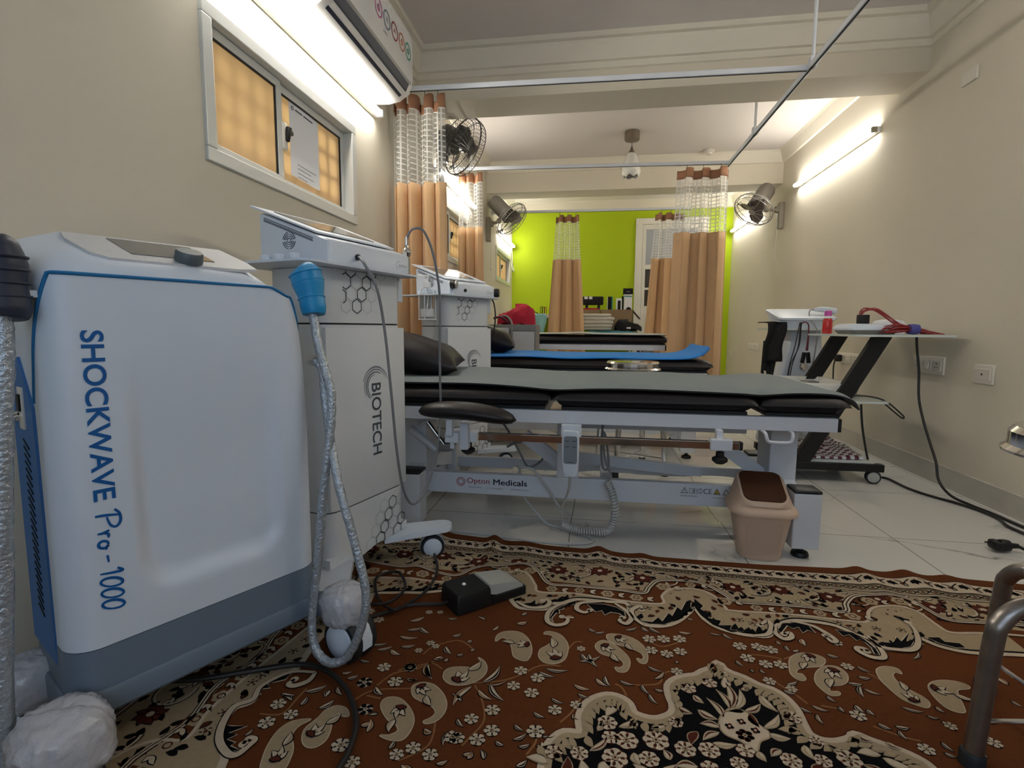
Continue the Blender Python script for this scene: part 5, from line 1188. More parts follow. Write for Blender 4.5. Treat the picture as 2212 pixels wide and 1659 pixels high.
# printed boxes standing on the counter against the wall
pb_ = thing('dark_box', 'long dark box with two white labels lying on the counter behind the towels', 'box', (.0, 7.18, .99))
mb = MB(); mb.box((0, 0, .19), (.28, .14, .11), None, .012); mb.done('body', 'cloth_black', pb_)
mb = MB(); mb.box((.08, 0, .068), (.035, .06, .135), None, .004); mb.box((-.08, 0, .068), (.035, .06, .135), None, .004); mb.done('stand', 'black', pb_)
for x in (-.09, -.03): MB().box((x, -.0705, .225), (.045, .002, .034)).done('label_sticker', 'paper', pb_, flat=True)
bx('printed_box', 'small red box in front of the long dark box', (-.02, 7.03, .99), (.20, .05, .085), 'red', 'box')
q = bx('printed_box', 'slim black box with a teal edge right of the long dark box', (.225, 7.20, .99), (.05, .06, .245), 'cloth_black', 'box')
MB().box((.032, 0, .122), (.014, .058, .24)).done('side_print', 'tealbox', q, flat=True); MB().box((-.029, 0, .122), (.008, .058, .236)).done('side_print', 'paper', q, flat=True)
q = bx('printed_box', 'small white box tilted against the tall portrait box', (.345, 7.16, .99), (.07, .05, .22), 'paper', 'box', None, .15)
MB().box((0, -.0255, .13), (.040, .002, .12)).done('front_print', 'cloth_black', q, flat=True)
q = bx('printed_box', 'narrow dark green box between the white box and the portrait box', (.395, 7.20, .99), (.025, .07, .25), 'black', 'box')
q = bx('portrait_box', 'white box printed with a dark-haired face on its front, by the white door', (.465, 7.18, .99), (.105, .07, .275), 'paper', 'box')
mb = MB()
def oval(cx, cz, a, b, y, m): mb.m(m).add([(cx+a*math.cos(k*PI/12), y, cz+b*math.sin(k*PI/12)) for k in range(24)], [tuple(range(24))])
oval(.008, .050, .040, .055, -.0356, 0); oval(-.006, .045, .024, .036, -.0362, 1); oval(.012, .075, .028, .026, -.0366, 0)
mb.done('portrait_print', ['cloth_black', 'skin'], q, flat=True)
MB().box((0, -.036, .245), (.100, .002, .012)).done('band_print', 'tealbox', q, flat=True)
q = bx('printed_box', 'black box lying on top of the portrait box', (.462, 7.18, 1.266), (.125, .09, .075), 'cloth_black', 'box')
mb = MB(); mb.strip([(-.02, .03), (.02, .03)], .008, lambda u, v: (u, -.0456, v)); mb.done('front_print', 'light_ink', q, flat=True)
cable('wall_cable', 'coiled white cable hanging on the left wall near the green wall', [(XL+.015, 7.20, 1.98), (XL+.015, 7.28, 1.95), (XL+.02, 7.33, 1.82), (XL+.02, 7.32, 1.70), (XL+.03, 7.36, 1.66), (XL+.04, 7.33, 1.60), (XL+.03, 7.27, 1.62), (XL+.02, 7.30, 1.70), (XL+.03, 7.35, 1.70)], .006, 'cable_white')

# ================================================================ accessories on the farther cabinet
B2L, B2R = (-.655, 2.755), R(62)
b2 = lambda *p: Vector(at_world(B2L, B2R, p))
pbt = thing('pump_bottle', 'clear pump bottle of white gel in the wire holder beside the farther cabinet', 'bottle', b2(-.285, .03, .85))
o = Vector(pbt.location)
mb = MB(); mb.lathe([(0, .0), (.034, 0), (.036, .005), (.036, .12), (.028, .14), (.016, .148), (.016, .155)], (0, 0, 0), 24); mb.done('bottle', 'clear', pbt)
mb = MB(); mb.lathe([(0, .004), (.032, .004), (.032, .045), (0, .046)], (0, 0, 0), 20); recalc(mb); mb.done('gel', 'paper', pbt)
mb = MB(); mb.lathe([(0, .15), (.018, .15), (.018, .175), (.008, .178), (.008, .20), (.014, .202), (.014, .212), (0, .213)], (0, 0, 0), 18); mb.box((-.022, 0, .208), (.05, .012, .008), (0, .1, 0), .003); recalc(mb); mb.done('pump', 'paper', pbt)
MB().tube([(0, 0, .15), (.003, .004, .10), (-.004, 0, .03)], .0025, 6, 5).done('dip_tube', 'paper', pbt)
wh = thing('wire_holder', 'white wire ring holder carrying the pump bottle on the farther cabinet', 'holder', b2(-.285, .03, .842))
mb = MB()
for z in (.0, .12): mb.tube([(.043*math.cos(k*PI/12), .043*math.sin(k*PI/12), z) for k in range(24)], .003, 6, 0, True)
for k in range(4): mb.tube([(.043*math.cos(k*PI/2), .043*math.sin(k*PI/2), .12), (.043*math.cos(k*PI/2), .043*math.sin(k*PI/2), 0)], .0025, 6, 0)
mb.tube([(.043, 0, 0), (0, 0, -.002), (-.043, 0, 0)], .0025, 6, 0)
v = b2(-.19, .03, .963)-Vector(wh.location); d_ = (b2(-.2, .03, .963)-b2(-.24, .03, .963)).normalized()
mb.tube([d_*.043+Vector((0, 0, .12)), Vector((v.x, v.y, .121))], .004, 6, 0); mb.done('rings', 'white_metal', wh)
pk = thing('therapy_probe', 'black round probe with grey face resting at the near corner of the farther cabinet', 'probe', b2(-.175, -.055, 1.02))
mb = MB(); mx = Matrix.Rotation(PI/2, 4, 'Y'); mb.lathe([(0, -.022), (.020, -.022), (.023, -.015), (.023, 0), (.018, .004), (0, .004)], (0, 0, 0), 20, mx); recalc(mb); mb.done('head', 'black', pk)
mb = MB(); mb.lathe([(0, .004), (.020, .004), (.020, .012), (0, .013)], (0, 0, 0), 20, mx); recalc(mb); mb.done('face', 'fan_grey', pk)
mb = MB(); mb.tube([(0, 0, -.015), (-.006, 0, -.035), (-.010, 0, -.05)], .005, 8, 4); mb.done('stem', 'plastic', pk)
p2 = thing('therapy_probe', 'black probe on a white stem at the far corner of the farther cabinet', 'probe', b2(.205, -.01, 1.0))
mb = MB(); mb.lathe([(0, -.018), (.022, -.018), (.025, -.006), (.022, .012), (0, .014)], (.012, 0, .0), 20, mx); recalc(mb); mb.done('head', 'black', p2)
mb = MB(); mb.tube([(0, 0, -.005), (-.01, 0, -.02), (-.02, 0, -.035)], .009, 8, 4); mb.done('stem', 'plastic', p2)
MB().tube([(-.018, 0, -.035), (-.004, -.01, -.06), (.004, -.01, -.12), (0, -.01, -.19), (-.016, 0, -.25), (-.03, 0, -.29)], .004, 8, 6).done('lead', 'cable_black', p2)
cable('clip_cable', 'thin white lead with two clips hanging at the near side of the farther cabinet', [tuple(b2(-.20, .06, .88)), tuple(b2(-.205, .05, .80)), tuple(b2(-.22, .08, .70)), tuple(b2(-.235, .11, .62))], .0022, 'cable_white', 'cable')
# ================================================================ patterned rug (pattern laid as thin pile areas on one mesh, in millimetres along and in from its far edge)
RUG = {"pais":[[[362,645],[359,623],[369,604],[392,594],[417,596],[440,618],[455,654],[457,685],[450,705],[431,703],[417,692],[407,663],[394,635],[377,626],[369,631]],[[477,587],[482,575],[503,575],[523,587],[540,616],[544,646],[539,682],[518,702],[493,701],[478,681],[478,654],[492,635],[504,611],[500,592],[487,587]],[[336,718],[353,729],[365,750],[366,774],[356,797],[337,814],[313,822],[292,818],[277,802],[275,778],[290,765],[314,759],[335,757],[347,746],[346,730]],[[223,856],[223,841],[239,830],[264,832],[290,851],[308,875],[315,899],[312,922],[301,938],[288,943],[283,938],[295,925],[298,910],[285,896],[261,887],[237,877]],[[177,911],[181,892],[207,888],[238,908],[260,936],[266,966],[260,991],[238,997],[213,991],[230,987],[242,974],[234,960],[213,951],[191,932]],[[43,1110],[26,1084],[15,1051],[13,1017],[26,994],[57,982],[44,1003],[45,1027],[65,1052],[75,1074],[78,1103]],[[71,1031],[61,1006],[69,978],[74,950],[89,937],[111,939],[127,956],[118,960],[104,956],[98,971],[110,996],[116,1024],[106,1043],[88,1045]],[[612,619],[613,600],[628,583],[651,591],[676,617],[691,643],[692,671],[683,695],[666,698],[660,684],[670,684],[680,671],[673,653],[652,646],[627,639]],[[637,562],[646,550],[676,549],[706,560],[728,587],[736,621],[731,652],[718,654],[711,639],[722,642],[727,630],[719,613],[694,601],[662,592],[643,580]],[[1063,593],[1074,561],[1100,535],[1129,529],[1153,539],[1150,559],[1133,577],[1104,587],[1077,601],[1072,618],[1082,616],[1085,631],[1078,640],[1066,638],[1058,621]],[[1107,626],[1122,597],[1147,574],[1173,571],[1184,593],[1174,622],[1154,639],[1133,646],[1123,663],[1131,666],[1142,664],[1139,674],[1121,680],[1111,668],[1104,648]],[[1258,566],[1277,548],[1298,544],[1310,549],[1309,566],[1298,563],[1286,577],[1286,603],[1299,624],[1316,645],[1317,663],[1305,677],[1290,674],[1268,660],[1257,628],[1252,600]],[[1345,605],[1364,583],[1394,571],[1421,571],[1435,580],[1429,591],[1403,601],[1393,623],[1384,653],[1375,675],[1358,678],[1344,666],[1340,635]]],"fl":[[445,744,16],[439,797,15],[487,760,16],[482,811,16],[411,879,16],[423,933,16],[375,912,15],[362,966,15],[401,961,16],[189,787,15],[203,688,11],[220,698,10],[185,723,10],[744,552,17],[780,544,17],[820,535,17],[746,599,16],[783,606,16],[816,589,16],[800,669,14],[580,827,13],[508,917,18],[538,851,15],[576,630,11],[148,554,10],[178,547,9],[965,534,17],[1009,528,17],[1038,533,17],[973,581,17],[1010,596,16],[1044,591,16],[1002,659,14],[1241,803,15],[1197,564,14],[1378,757,14],[1322,726,12],[1152,734,16],[1043,676,12],[130,800,16],[190,788,16],[177,841,17],[352,965,16],[288,1006,15],[264,1027,14],[325,1014,15],[-34,958,16],[10,979,15],[-24,1009,17],[192,1060,15],[151,1029,18]],"flb":[[111,858,18],[152,933,17],[-121,1057,12]],"lv":[[369,802,394,736,14],[349,818,326,885,14],[386,801,429,848,12],[365,826,404,850,10],[501,724,553,718,10],[488,738,525,748,10],[232,747,255,735,8],[226,768,255,816,14],[396,1008,399,990,8],[425,1002,414,983,8],[380,808,422,783,4],[340,868,313,850,8],[210,572,234,566,8],[310,556,287,546,8],[437,957,454,964,8],[385,1001,400,992,8],[347,918,365,935,8],[343,951,341,989,8],[292,962,309,966,8],[576,680,624,649,10],[596,647,619,693,12],[578,650,600,675,10],[735,664,767,677,8],[748,707,770,676,8],[570,765,606,773,10],[617,733,644,754,10],[637,721,650,753,8],[581,792,611,800,8],[527,818,553,828,8],[496,867,520,876,8],[464,908,484,920,8],[469,946,491,926,8],[524,927,549,918,8],[483,961,502,950,8],[516,951,536,947,8],[487,1005,503,988,10],[575,856,591,870,10],[718,733,733,760,8],[670,729,702,737,8],[746,742,768,742,8],[733,760,749,788,8],[589,538,608,548,8],[605,555,631,543,8],[684,524,715,503,8],[727,501,745,518,10],[746,497,775,518,10],[821,502,854,501,10],[852,430,867,434,8],[801,631,807,635,8],[199,827,223,824,8],[177,827,194,833,8],[113,607,144,578,12],[122,647,159,626,10],[115,677,164,672,10],[151,628,185,648,12],[136,717,169,703,10],[244,693,268,719,12],[283,721,296,712,8],[292,663,302,655,10],[310,697,318,686,8],[248,648,267,633,10],[342,600,352,576,8],[404,513,414,495,10],[900,489,929,493,6],[933,485,955,507,8],[1062,491,1069,505,8],[1079,506,1082,530,8],[1089,528,1105,518,8],[1168,523,1191,530,10],[1174,627,1204,625,10],[1196,633,1189,672,10],[1201,641,1228,654,8],[1254,686,1291,693,8],[1111,684,1123,701,8],[1220,558,1241,576,8],[1206,599,1231,599,10],[1040,732,1062,745,8],[1069,722,1097,733,8],[1070,748,1073,775,8],[1124,714,1129,730,8],[1159,702,1168,722,12],[1178,711,1186,726,10],[1182,749,1201,761,10],[1213,750,1238,749,10],[1213,762,1218,784,8],[1280,777,1289,798,8],[1270,805,1285,812,8],[1292,704,1311,708,6],[1325,670,1333,686,8],[1312,716,1325,721,8],[1338,787,1343,800,8],[1175,910,1184,908,6],[944,596,956,616,8],[971,624,975,634,6],[992,620,1000,633,6],[1037,662,1063,646,8],[1024,684,1047,692,8],[1426,404,1424,430,8],[1367,497,1394,462,6],[1496,615,1505,631,8],[-1,912,34,883,12],[-47,928,-16,926,10],[13,951,12,926,10],[56,951,74,922,12],[-13,942,-44,933,8],[59,883,83,905,8],[49,897,50,918,12],[164,976,179,963,10],[184,989,175,955,10],[182,939,167,946,8],[199,825,223,825,8],[141,866,168,886,12],[66,854,86,838,10],[45,840,65,830,8],[291,957,310,962,8],[343,1031,361,1019,8],[244,1017,245,996,8],[222,771,254,813,14],[236,742,250,733,10],[-43,1047,-39,1029,6],[63,787,89,787,8],[261,750,264,736,8],[58,727,96,711,10],[84,742,115,721,10],[117,735,148,748,12]],"vn":[[[346,808],[409,786],[447,757],[485,716],[534,706]],[[354,813],[384,859],[401,911],[386,957],[376,981]],[[265,776],[234,761],[204,778],[166,802]],[[306,935],[313,965],[313,995],[293,1020],[272,1038]],[[201,733],[215,699],[257,665],[285,666],[316,690]],[[544,640],[559,605],[577,601]],[[553,882],[574,847],[589,801]],[[729,549],[771,577],[817,549]],[[500,976],[512,945],[511,922]],[[688,787],[676,753],[660,742]],[[693,739],[754,721],[770,682],[798,664]],[[1042,575],[1083,548]],[[985,563],[1019,562],[1058,565]],[[1016,661],[1046,694],[1062,718]],[[1088,718],[1132,721]],[[1234,578],[1252,600]],[[1169,759],[1213,777],[1242,782]],[[-54,990],[-10,980],[-6,930],[-4,902]],[[115,913],[142,876],[219,853]],[[142,860],[162,814],[208,787],[239,748]],[[135,894],[168,897]]],"meander":[[-53,311],[22,305],[123,331],[165,322],[199,267],[281,231],[353,210],[402,238],[452,318],[512,319],[571,316],[669,313],[738,317],[758,275],[786,229],[843,212],[899,208],[941,229],[976,272],[1006,308],[1093,303],[1193,296],[1290,303],[1315,249],[1360,196],[1436,174],[1504,181],[1527,235],[1552,284],[1624,283],[1698,274],[1787,269]],"up":[[-19,388],[69,384],[163,377],[243,354],[296,298],[338,262],[380,279],[414,341],[433,378],[538,364],[669,375],[786,369],[793,321],[823,274],[881,256],[892,257],[926,269],[950,299],[965,351],[979,364],[1080,354],[1176,348],[1269,350],[1329,344],[1356,289],[1391,253],[1448,237],[1493,259],[1507,316],[1523,352],[1591,341],[1663,332],[1749,327]],"lo":[[20,475],[84,460],[166,429],[261,421],[341,412],[363,450],[389,479],[423,478],[464,469],[475,438],[506,427],[546,397],[627,391],[686,388],[698,425],[709,462],[738,490],[785,485],[826,452],[862,397],[878,370],[895,422],[923,459],[968,478],[1010,481],[1048,473],[1075,426],[1123,386],[1172,376],[1234,383],[1272,417],[1287,448],[1309,468],[1352,468],[1383,458],[1415,420],[1425,391],[1433,403],[1459,429],[1501,441],[1550,439],[1619,428],[1685,422]],"swirl":[[[546,401],[498,441],[475,482],[477,527],[499,544],[525,532],[531,508],[514,500]],[[627,392],[560,416],[550,450],[572,465],[587,450]],[[656,398],[685,428],[701,463],[687,496],[669,485],[677,468]],[[732,493],[709,462],[702,425],[727,395],[730,418]],[[375,448],[414,472],[455,463],[471,439],[461,416],[450,427]],[[1079,418],[1069,455],[1082,480],[1104,468],[1106,447],[1088,458]],[[1123,386],[1172,398],[1198,427],[1211,458],[1198,467],[1192,442]],[[1275,417],[1303,444],[1304,494],[1292,514],[1266,514],[1248,494],[1252,480],[1270,482],[1268,493]],[[1299,418],[1308,462],[1352,468],[1387,457],[1415,420],[1436,360],[1436,325]],[[1010,481],[1047,467],[1067,427],[1064,399],[1038,427]],[[-14,853],[-71,865],[-104,919],[-94,959],[-117,985],[-107,1029],[-82,1068],[-45,1092],[-24,1092],[-17,1069],[-15,1053],[-31,1052],[-29,1068]],[[-14,853],[-13,882],[-33,903],[-50,901],[-46,884]]],"bleaf":[[[546,401],[523,428],[490,471],[482,511],[497,534],[486,511],[496,482],[504,484],[500,465],[513,458],[510,443],[544,423]],[[577,416],[604,454],[620,442],[629,464],[645,445],[669,448],[685,467],[681,437],[660,418],[627,409]],[[724,473],[756,473],[772,447],[783,464],[803,418],[812,431],[830,380],[840,394],[859,341],[874,330],[865,377],[827,443],[786,477],[747,483]],[[386,462],[418,446],[428,428],[432,451],[453,451],[422,472]],[[884,318],[904,356],[893,375],[917,401],[907,419],[940,426],[929,451],[963,443],[955,466],[988,466],[958,474],[917,449],[893,407],[879,357]],[[1079,439],[1103,405],[1146,389],[1164,399],[1171,433],[1156,422],[1140,439],[1138,412],[1120,423],[1109,411],[1083,452]],[[1231,405],[1238,432],[1256,421],[1264,446],[1278,436],[1287,473],[1283,498],[1291,502],[1294,477],[1283,442],[1267,412]],[[1318,441],[1348,440],[1372,409],[1373,429],[1413,380],[1385,426],[1414,407],[1386,445],[1355,461],[1325,462]],[[1415,299],[1435,302],[1432,341],[1436,360],[1440,338],[1448,308]],[[1448,393],[1479,386],[1482,405],[1515,404],[1518,422],[1496,427],[1466,415]],[[-101,1033],[-78,1067],[-49,1089],[-25,1082],[-51,1077],[-48,1068],[-69,1065],[-59,1050],[-78,1050],[-55,1027],[-84,1034]],[[-67,871],[-97,900],[-96,945],[-94,959],[-90,942],[-107,930],[-83,920],[-98,910],[-67,888]]],"ripl":[[-137,662],[-149,806],[-159,908],[-161,1004],[-147,1077],[-194,1092],[-226,1116],[-244,1151]],"med":[[537,1001],[536,968],[545,934],[565,909],[597,903],[593,864],[600,829],[617,803],[645,785],[670,787],[688,801],[697,826],[723,836],[750,833],[778,812],[784,785],[779,758],[779,725],[794,702],[818,686],[843,676],[860,659],[886,639],[899,617],[906,635],[920,649],[947,661],[974,681],[999,690],[1018,709],[1028,735],[1030,756],[1030,781],[1033,809],[1052,824],[1081,823],[1112,808],[1125,794],[1146,804],[1176,815],[1203,827],[1221,844],[1229,874]],"palm":[[[867,825],[878,793],[909,771],[927,778],[941,805],[956,821],[955,837],[935,852],[924,877],[915,871],[896,857],[874,847]]],"mflb":[[885,825,9],[911,807,9],[933,826,9]],"mf":[[683,904,23],[739,892,25],[662,951,24],[597,954,17],[781,836,15],[792,902,20],[724,940,19],[1086,862,22],[1017,771,18],[836,895,20],[1042,829,14],[646,866,20],[980,889,19],[1037,877,16],[884,916,16]],"ml":[[670,872,705,840,12],[705,856,688,872,12],[733,863,763,848,12],[616,943,647,901,10],[791,792,816,803,14],[697,933,707,957,14],[761,932,752,914,12],[628,890,635,860,10],[897,772,902,687,16],[897,772,877,717,12],[909,769,928,705,12],[925,774,961,744,12],[879,802,853,750,12],[866,829,830,829,14],[861,846,829,872,12],[957,829,994,832,14],[952,814,990,769,12],[968,716,992,760,16],[897,667,911,648,12],[1016,846,1022,876,14],[1060,836,1083,846,12],[968,867,948,885,12],[1173,804,1191,815,10],[1127,796,1147,807,16],[828,747,844,766,12],[926,880,934,899,12],[847,875,888,870,12],[934,704,949,696,8]],"llo":[[-79,632],[-80,713],[-76,777],[-66,840],[-71,865],[-104,919],[-93,964],[-114,989],[-107,1029],[-83,1068],[-47,1094],[-31,1123],[-25,1147]]}
RUG['meander'] = [[-215, 285], [-150, 300]]+RUG['meander'][0:]; RUG['up'] = [[-170, 430], [-95, 400]]+RUG['up']; RUG['lo'] = [[-170, 640], [-70, 540], [-50, 495]]+RUG['lo']
RUG['ripl'] = [[-160, 430], [-140, 560]]+RUG['ripl']; RUG['llo'] = [[-50, 500], [-40, 580]]+RUG['llo']
RP, RE = Vector((-.551, 1.884, 0)), Vector((1.859, -.1, 0)).normalized(); RN = Vector((RE.y, -RE.x, 0))
SAG = [(-.49, .05), (-.12, .045), (-.04, .01), (0, 0), (.2, .018), (.345, .034), (.6, .03), (.77, .045), (1.13, .03), (1.4, .0), (1.7, -.004), (2.27, 0)]
BUMP = [(-.02, .016, .035, .30), (.205, .017, .022, .20), (.33, .008, .05, .3), (.59, .015, .03, .16), (.74, .009, .03, .14), (1.44, .012, .03, .18), (1.58, .014, .035, .16), (1.70, .008, .03, .15)]
def rug_z(e, t):
    z = .009
    for c, h, w_, L in BUMP:
        if abs(e-c-.12*t) < w_*3 and t < L*2.5: z += h*math.exp(-((e-c-.12*t)/w_)**2)*math.exp(-(t/L)**2)
    return z
rg = MB(); FIELD, CREAM, BEIGE, BLK, DRED, TAN = range(6)
LAY = .0005
def rp(e, t, k): # metres
    p = RP+RE*e+RN*t; return Vector((p.x, p.y, rug_z(e, t)+LAY*k))
def tri_poly(pts, m, k):
    rg.m(m); fs = rg.f([rg.b.verts.new(rp(e, t, k)) for e, t in pts]); return fs
def fan_poly(pts, c, m, k):
    rg.m(m); from mathutils.geometry import delaunay_2d_cdt
    vs, es, fs, *_ = delaunay_2d_cdt([Vector(p) for p in pts], [], [list(range(len(pts)))], 1, 1e-5)
    nv = [rg.b.verts.new(rp(v.x, v.y, k)) for v in vs]
    for f in fs: rg.f([nv[i] for i in f])
def ribbon(pts, w_, m, k, wf=None):
    rg.m(m); rg.strip(pts, wf or w_, lambda e, t: rp(e, t, k))
mm = lambda L: [(a/1000, b/1000) for a, b in L]
def smooth(L, n=5, closed=True): return [(p.x, p.y) for p in catmull([(a, b, 0) for a, b in mm(L)], n, closed)]
def grow(P, d):
    a = sum(P[i-1][0]*P[i][1]-P[i][0]*P[i-1][1] for i in range(len(P))); s = 1 if a > 0 else -1; o = []; n = len(P)
    for i in range(n):
        x0, y0 = P[i-1]; x1, y1 = P[(i+1) % n]; dx, dy = x1-x0, y1-y0; l = math.hypot(dx, dy) or 1
        o.append((P[i][0]+s*dy/l*d, P[i][1]-s*dx/l*d))
    return o
def flower(x, y, r, k, a0=0, n=6, pet=CREAM, mid=BLK, cen=BEIGE):
    tri_poly([(x+r*.98*math.cos(q*PI/10), y+r*.98*math.sin(q*PI/10)) for q in range(20)] if n > 5 else [(x+r*.9*math.cos(q*PI/10), y+r*.9*math.sin(q*PI/10)) for q in range(20)], mid, k)
    for i in range(n):
        a = a0+2*PI*i/n; cx, cy = x+r*.62*math.cos(a), y+r*.62*math.sin(a)
        tri_poly([(cx+r*.40*math.cos(q*PI/6+a)*1.0, cy+r*.34*math.sin(q*PI/6+a)) for q in range(12)], pet, k+1)
        tri_poly([(x+r*.52*math.cos(a+.5+da)*s_, y+r*.52*math.sin(a+.5+da)*s_) for da, s_ in ((-.2, .9), (.2, .9), (.12, 1.45), (-.12, 1.45))], mid, k+2)
    tri_poly([(x+r*.25*math.cos(q*PI/4), y+r*.25*math.sin(q*PI/4)) for q in range(8)], cen, k+2)
    tri_poly([(x+r*.11*math.cos(q*PI/3), y+r*.11*math.sin(q*PI/3)) for q in range(6)], DRED, k+3)
def leaf(x0, y0, x1, y1, w_, k, half=True, body=CREAM, edge=BLK, inner=None):
    dx, dy = x1-x0, y1-y0; l = math.hypot(dx, dy); ux, uy = dx/l, dy/l; nx, ny = -uy, ux
    def sh(g, bend=.12, lo=-1, hi=1):
        L = []
        for q in range(9):
            u = q/8; s = math.sin(PI*u**.8)*(w_/2+g); L.append((u, hi*s))
        for q in range(7, 0, -1):
            u = q/8; s = math.sin(PI*u**.8)*(w_/2+g); L.append((u, lo*s))
        return [(x0+ux*(u*(l+2*g)-g)+nx*(s+bend*l*math.sin(PI*u)), y0+uy*(u*(l+2*g)-g)+ny*(s+bend*l*math.sin(PI*u))) for u, s in L]
    tri_poly(sh(.0025), edge, k); tri_poly(sh(0), body, k+1)
    if half: tri_poly(sh(-w_*.08, .12, .1, .85), inner if inner is not None else edge, k+2)
def paisley(L, k=2):
    P_ = smooth(L, 4)
    tri_poly(grow(P_, .0022), CREAM, k); tri_poly(P_, BEIGE, k+1)
    # inner flower spray near the broad end: find the vertex farthest from the tips
    cx = sum(p[0] for p in P_)/len(P_); cy = sum(p[1] for p in P_)/len(P_)
    best = None
    xs = [p[0] for p in P_]; ys = [p[1] for p in P_]
    for gx in range(14):
        for gy in range(14):
            q = (min(xs)+(max(xs)-min(xs))*gx/13, min(ys)+(max(ys)-min(ys))*gy/13); ins = False; j = len(P_)-1
            for i in range(len(P_)):
                (xi, yi), (xj, yj) = P_[i], P_[j]
                if (yi > q[1]) != (yj > q[1]) and q[0] < (xj-xi)*(q[1]-yi)/(yj-yi)+xi: ins = not ins
                j = i
            if ins:
                d = min(math.dist(q, p) for p in P_)
                if best is None or d > best[0]: best = (d, q)
    d, q = best; far = max(P_, key=lambda p: math.dist(p, q)); a = math.atan2(cy-q[1], cx-q[0]) if math.dist((cx, cy), q) > .008 else math.atan2(far[1]-q[1], far[0]-q[0])
    for da, s_, m_ in ((-.7, .8, CREAM), (.7, .8, CREAM), (0, 1.0, CREAM)):
        leaf(q[0]-.55*d*math.cos(a), q[1]-.55*d*math.sin(a), q[0]-.55*d*math.cos(a)+1.2*d*s_*math.cos(a+da), q[1]-.55*d*math.sin(a)+1.2*d*s_*math.sin(a+da), d*.42, k+2, False, m_, BLK)
    leaf(q[0]-.85*d*math.cos(a), q[1]-.85*d*math.sin(a), q[0]-.35*d*math.cos(a), q[1]-.35*d*math.sin(a), d*.8, k+5, False, DRED, BLK)
    leaf(q[0]+.75*d*math.cos(a), q[1]+.75*d*math.sin(a), q[0]+2.1*d*math.cos(a), q[1]+2.1*d*math.sin(a), d*.55, k+2, True, CREAM, BLK, BEIGE)
rr = random.Random(11)
# ground of the rug
E0, E1, T1 = -.49, 2.27, 2.55
def sag(e): return lerp(e, SAG)
ne, nt_ = 230, 110
rg.m(FIELD)
rg.grid(lambda u, v: (lambda e: (lambda t: rp(e, t, 0))(sag(e)*(1-v)**3+(T1)*v**1.6))(E0+(E1-E0)*u), ne, nt_)
for v in list(rg.b.verts): pass
def side(kind):  # map (along, offset) to (e, t) for the far, left and right borders
    if kind == 'far': return lambda a, o: (a, o+sag(a)*max(0, 1-o/.2))
    if kind == 'left': return lambda a, o: (E0+o, a)
    return lambda a, o: (E1-o, a)
def band(kind, o0, o1, m, k, a0, a1, mitre=True):
    f_ = side(kind); n = max(2, int((a1-a0)/.012)); rg.m(m); nc = max(1, int((o1-o0)/.014)); rows = []
    for j in range(nc+1):
        o_ = o0+(o1-o0)*j/nc; lo_ = a0+o_ if mitre else a0; hi_ = a1-o_ if (mitre and kind == 'far') else a1
        rows.append([rg.b.verts.new(rp(*f_(lo_+(hi_-lo_)*i/n, o_), k)) for i in range(n+1)])
    for A, B in zip(rows, rows[1:]):
        for i in range(n): rg.f([A[i], B[i], B[i+1], A[i+1]])
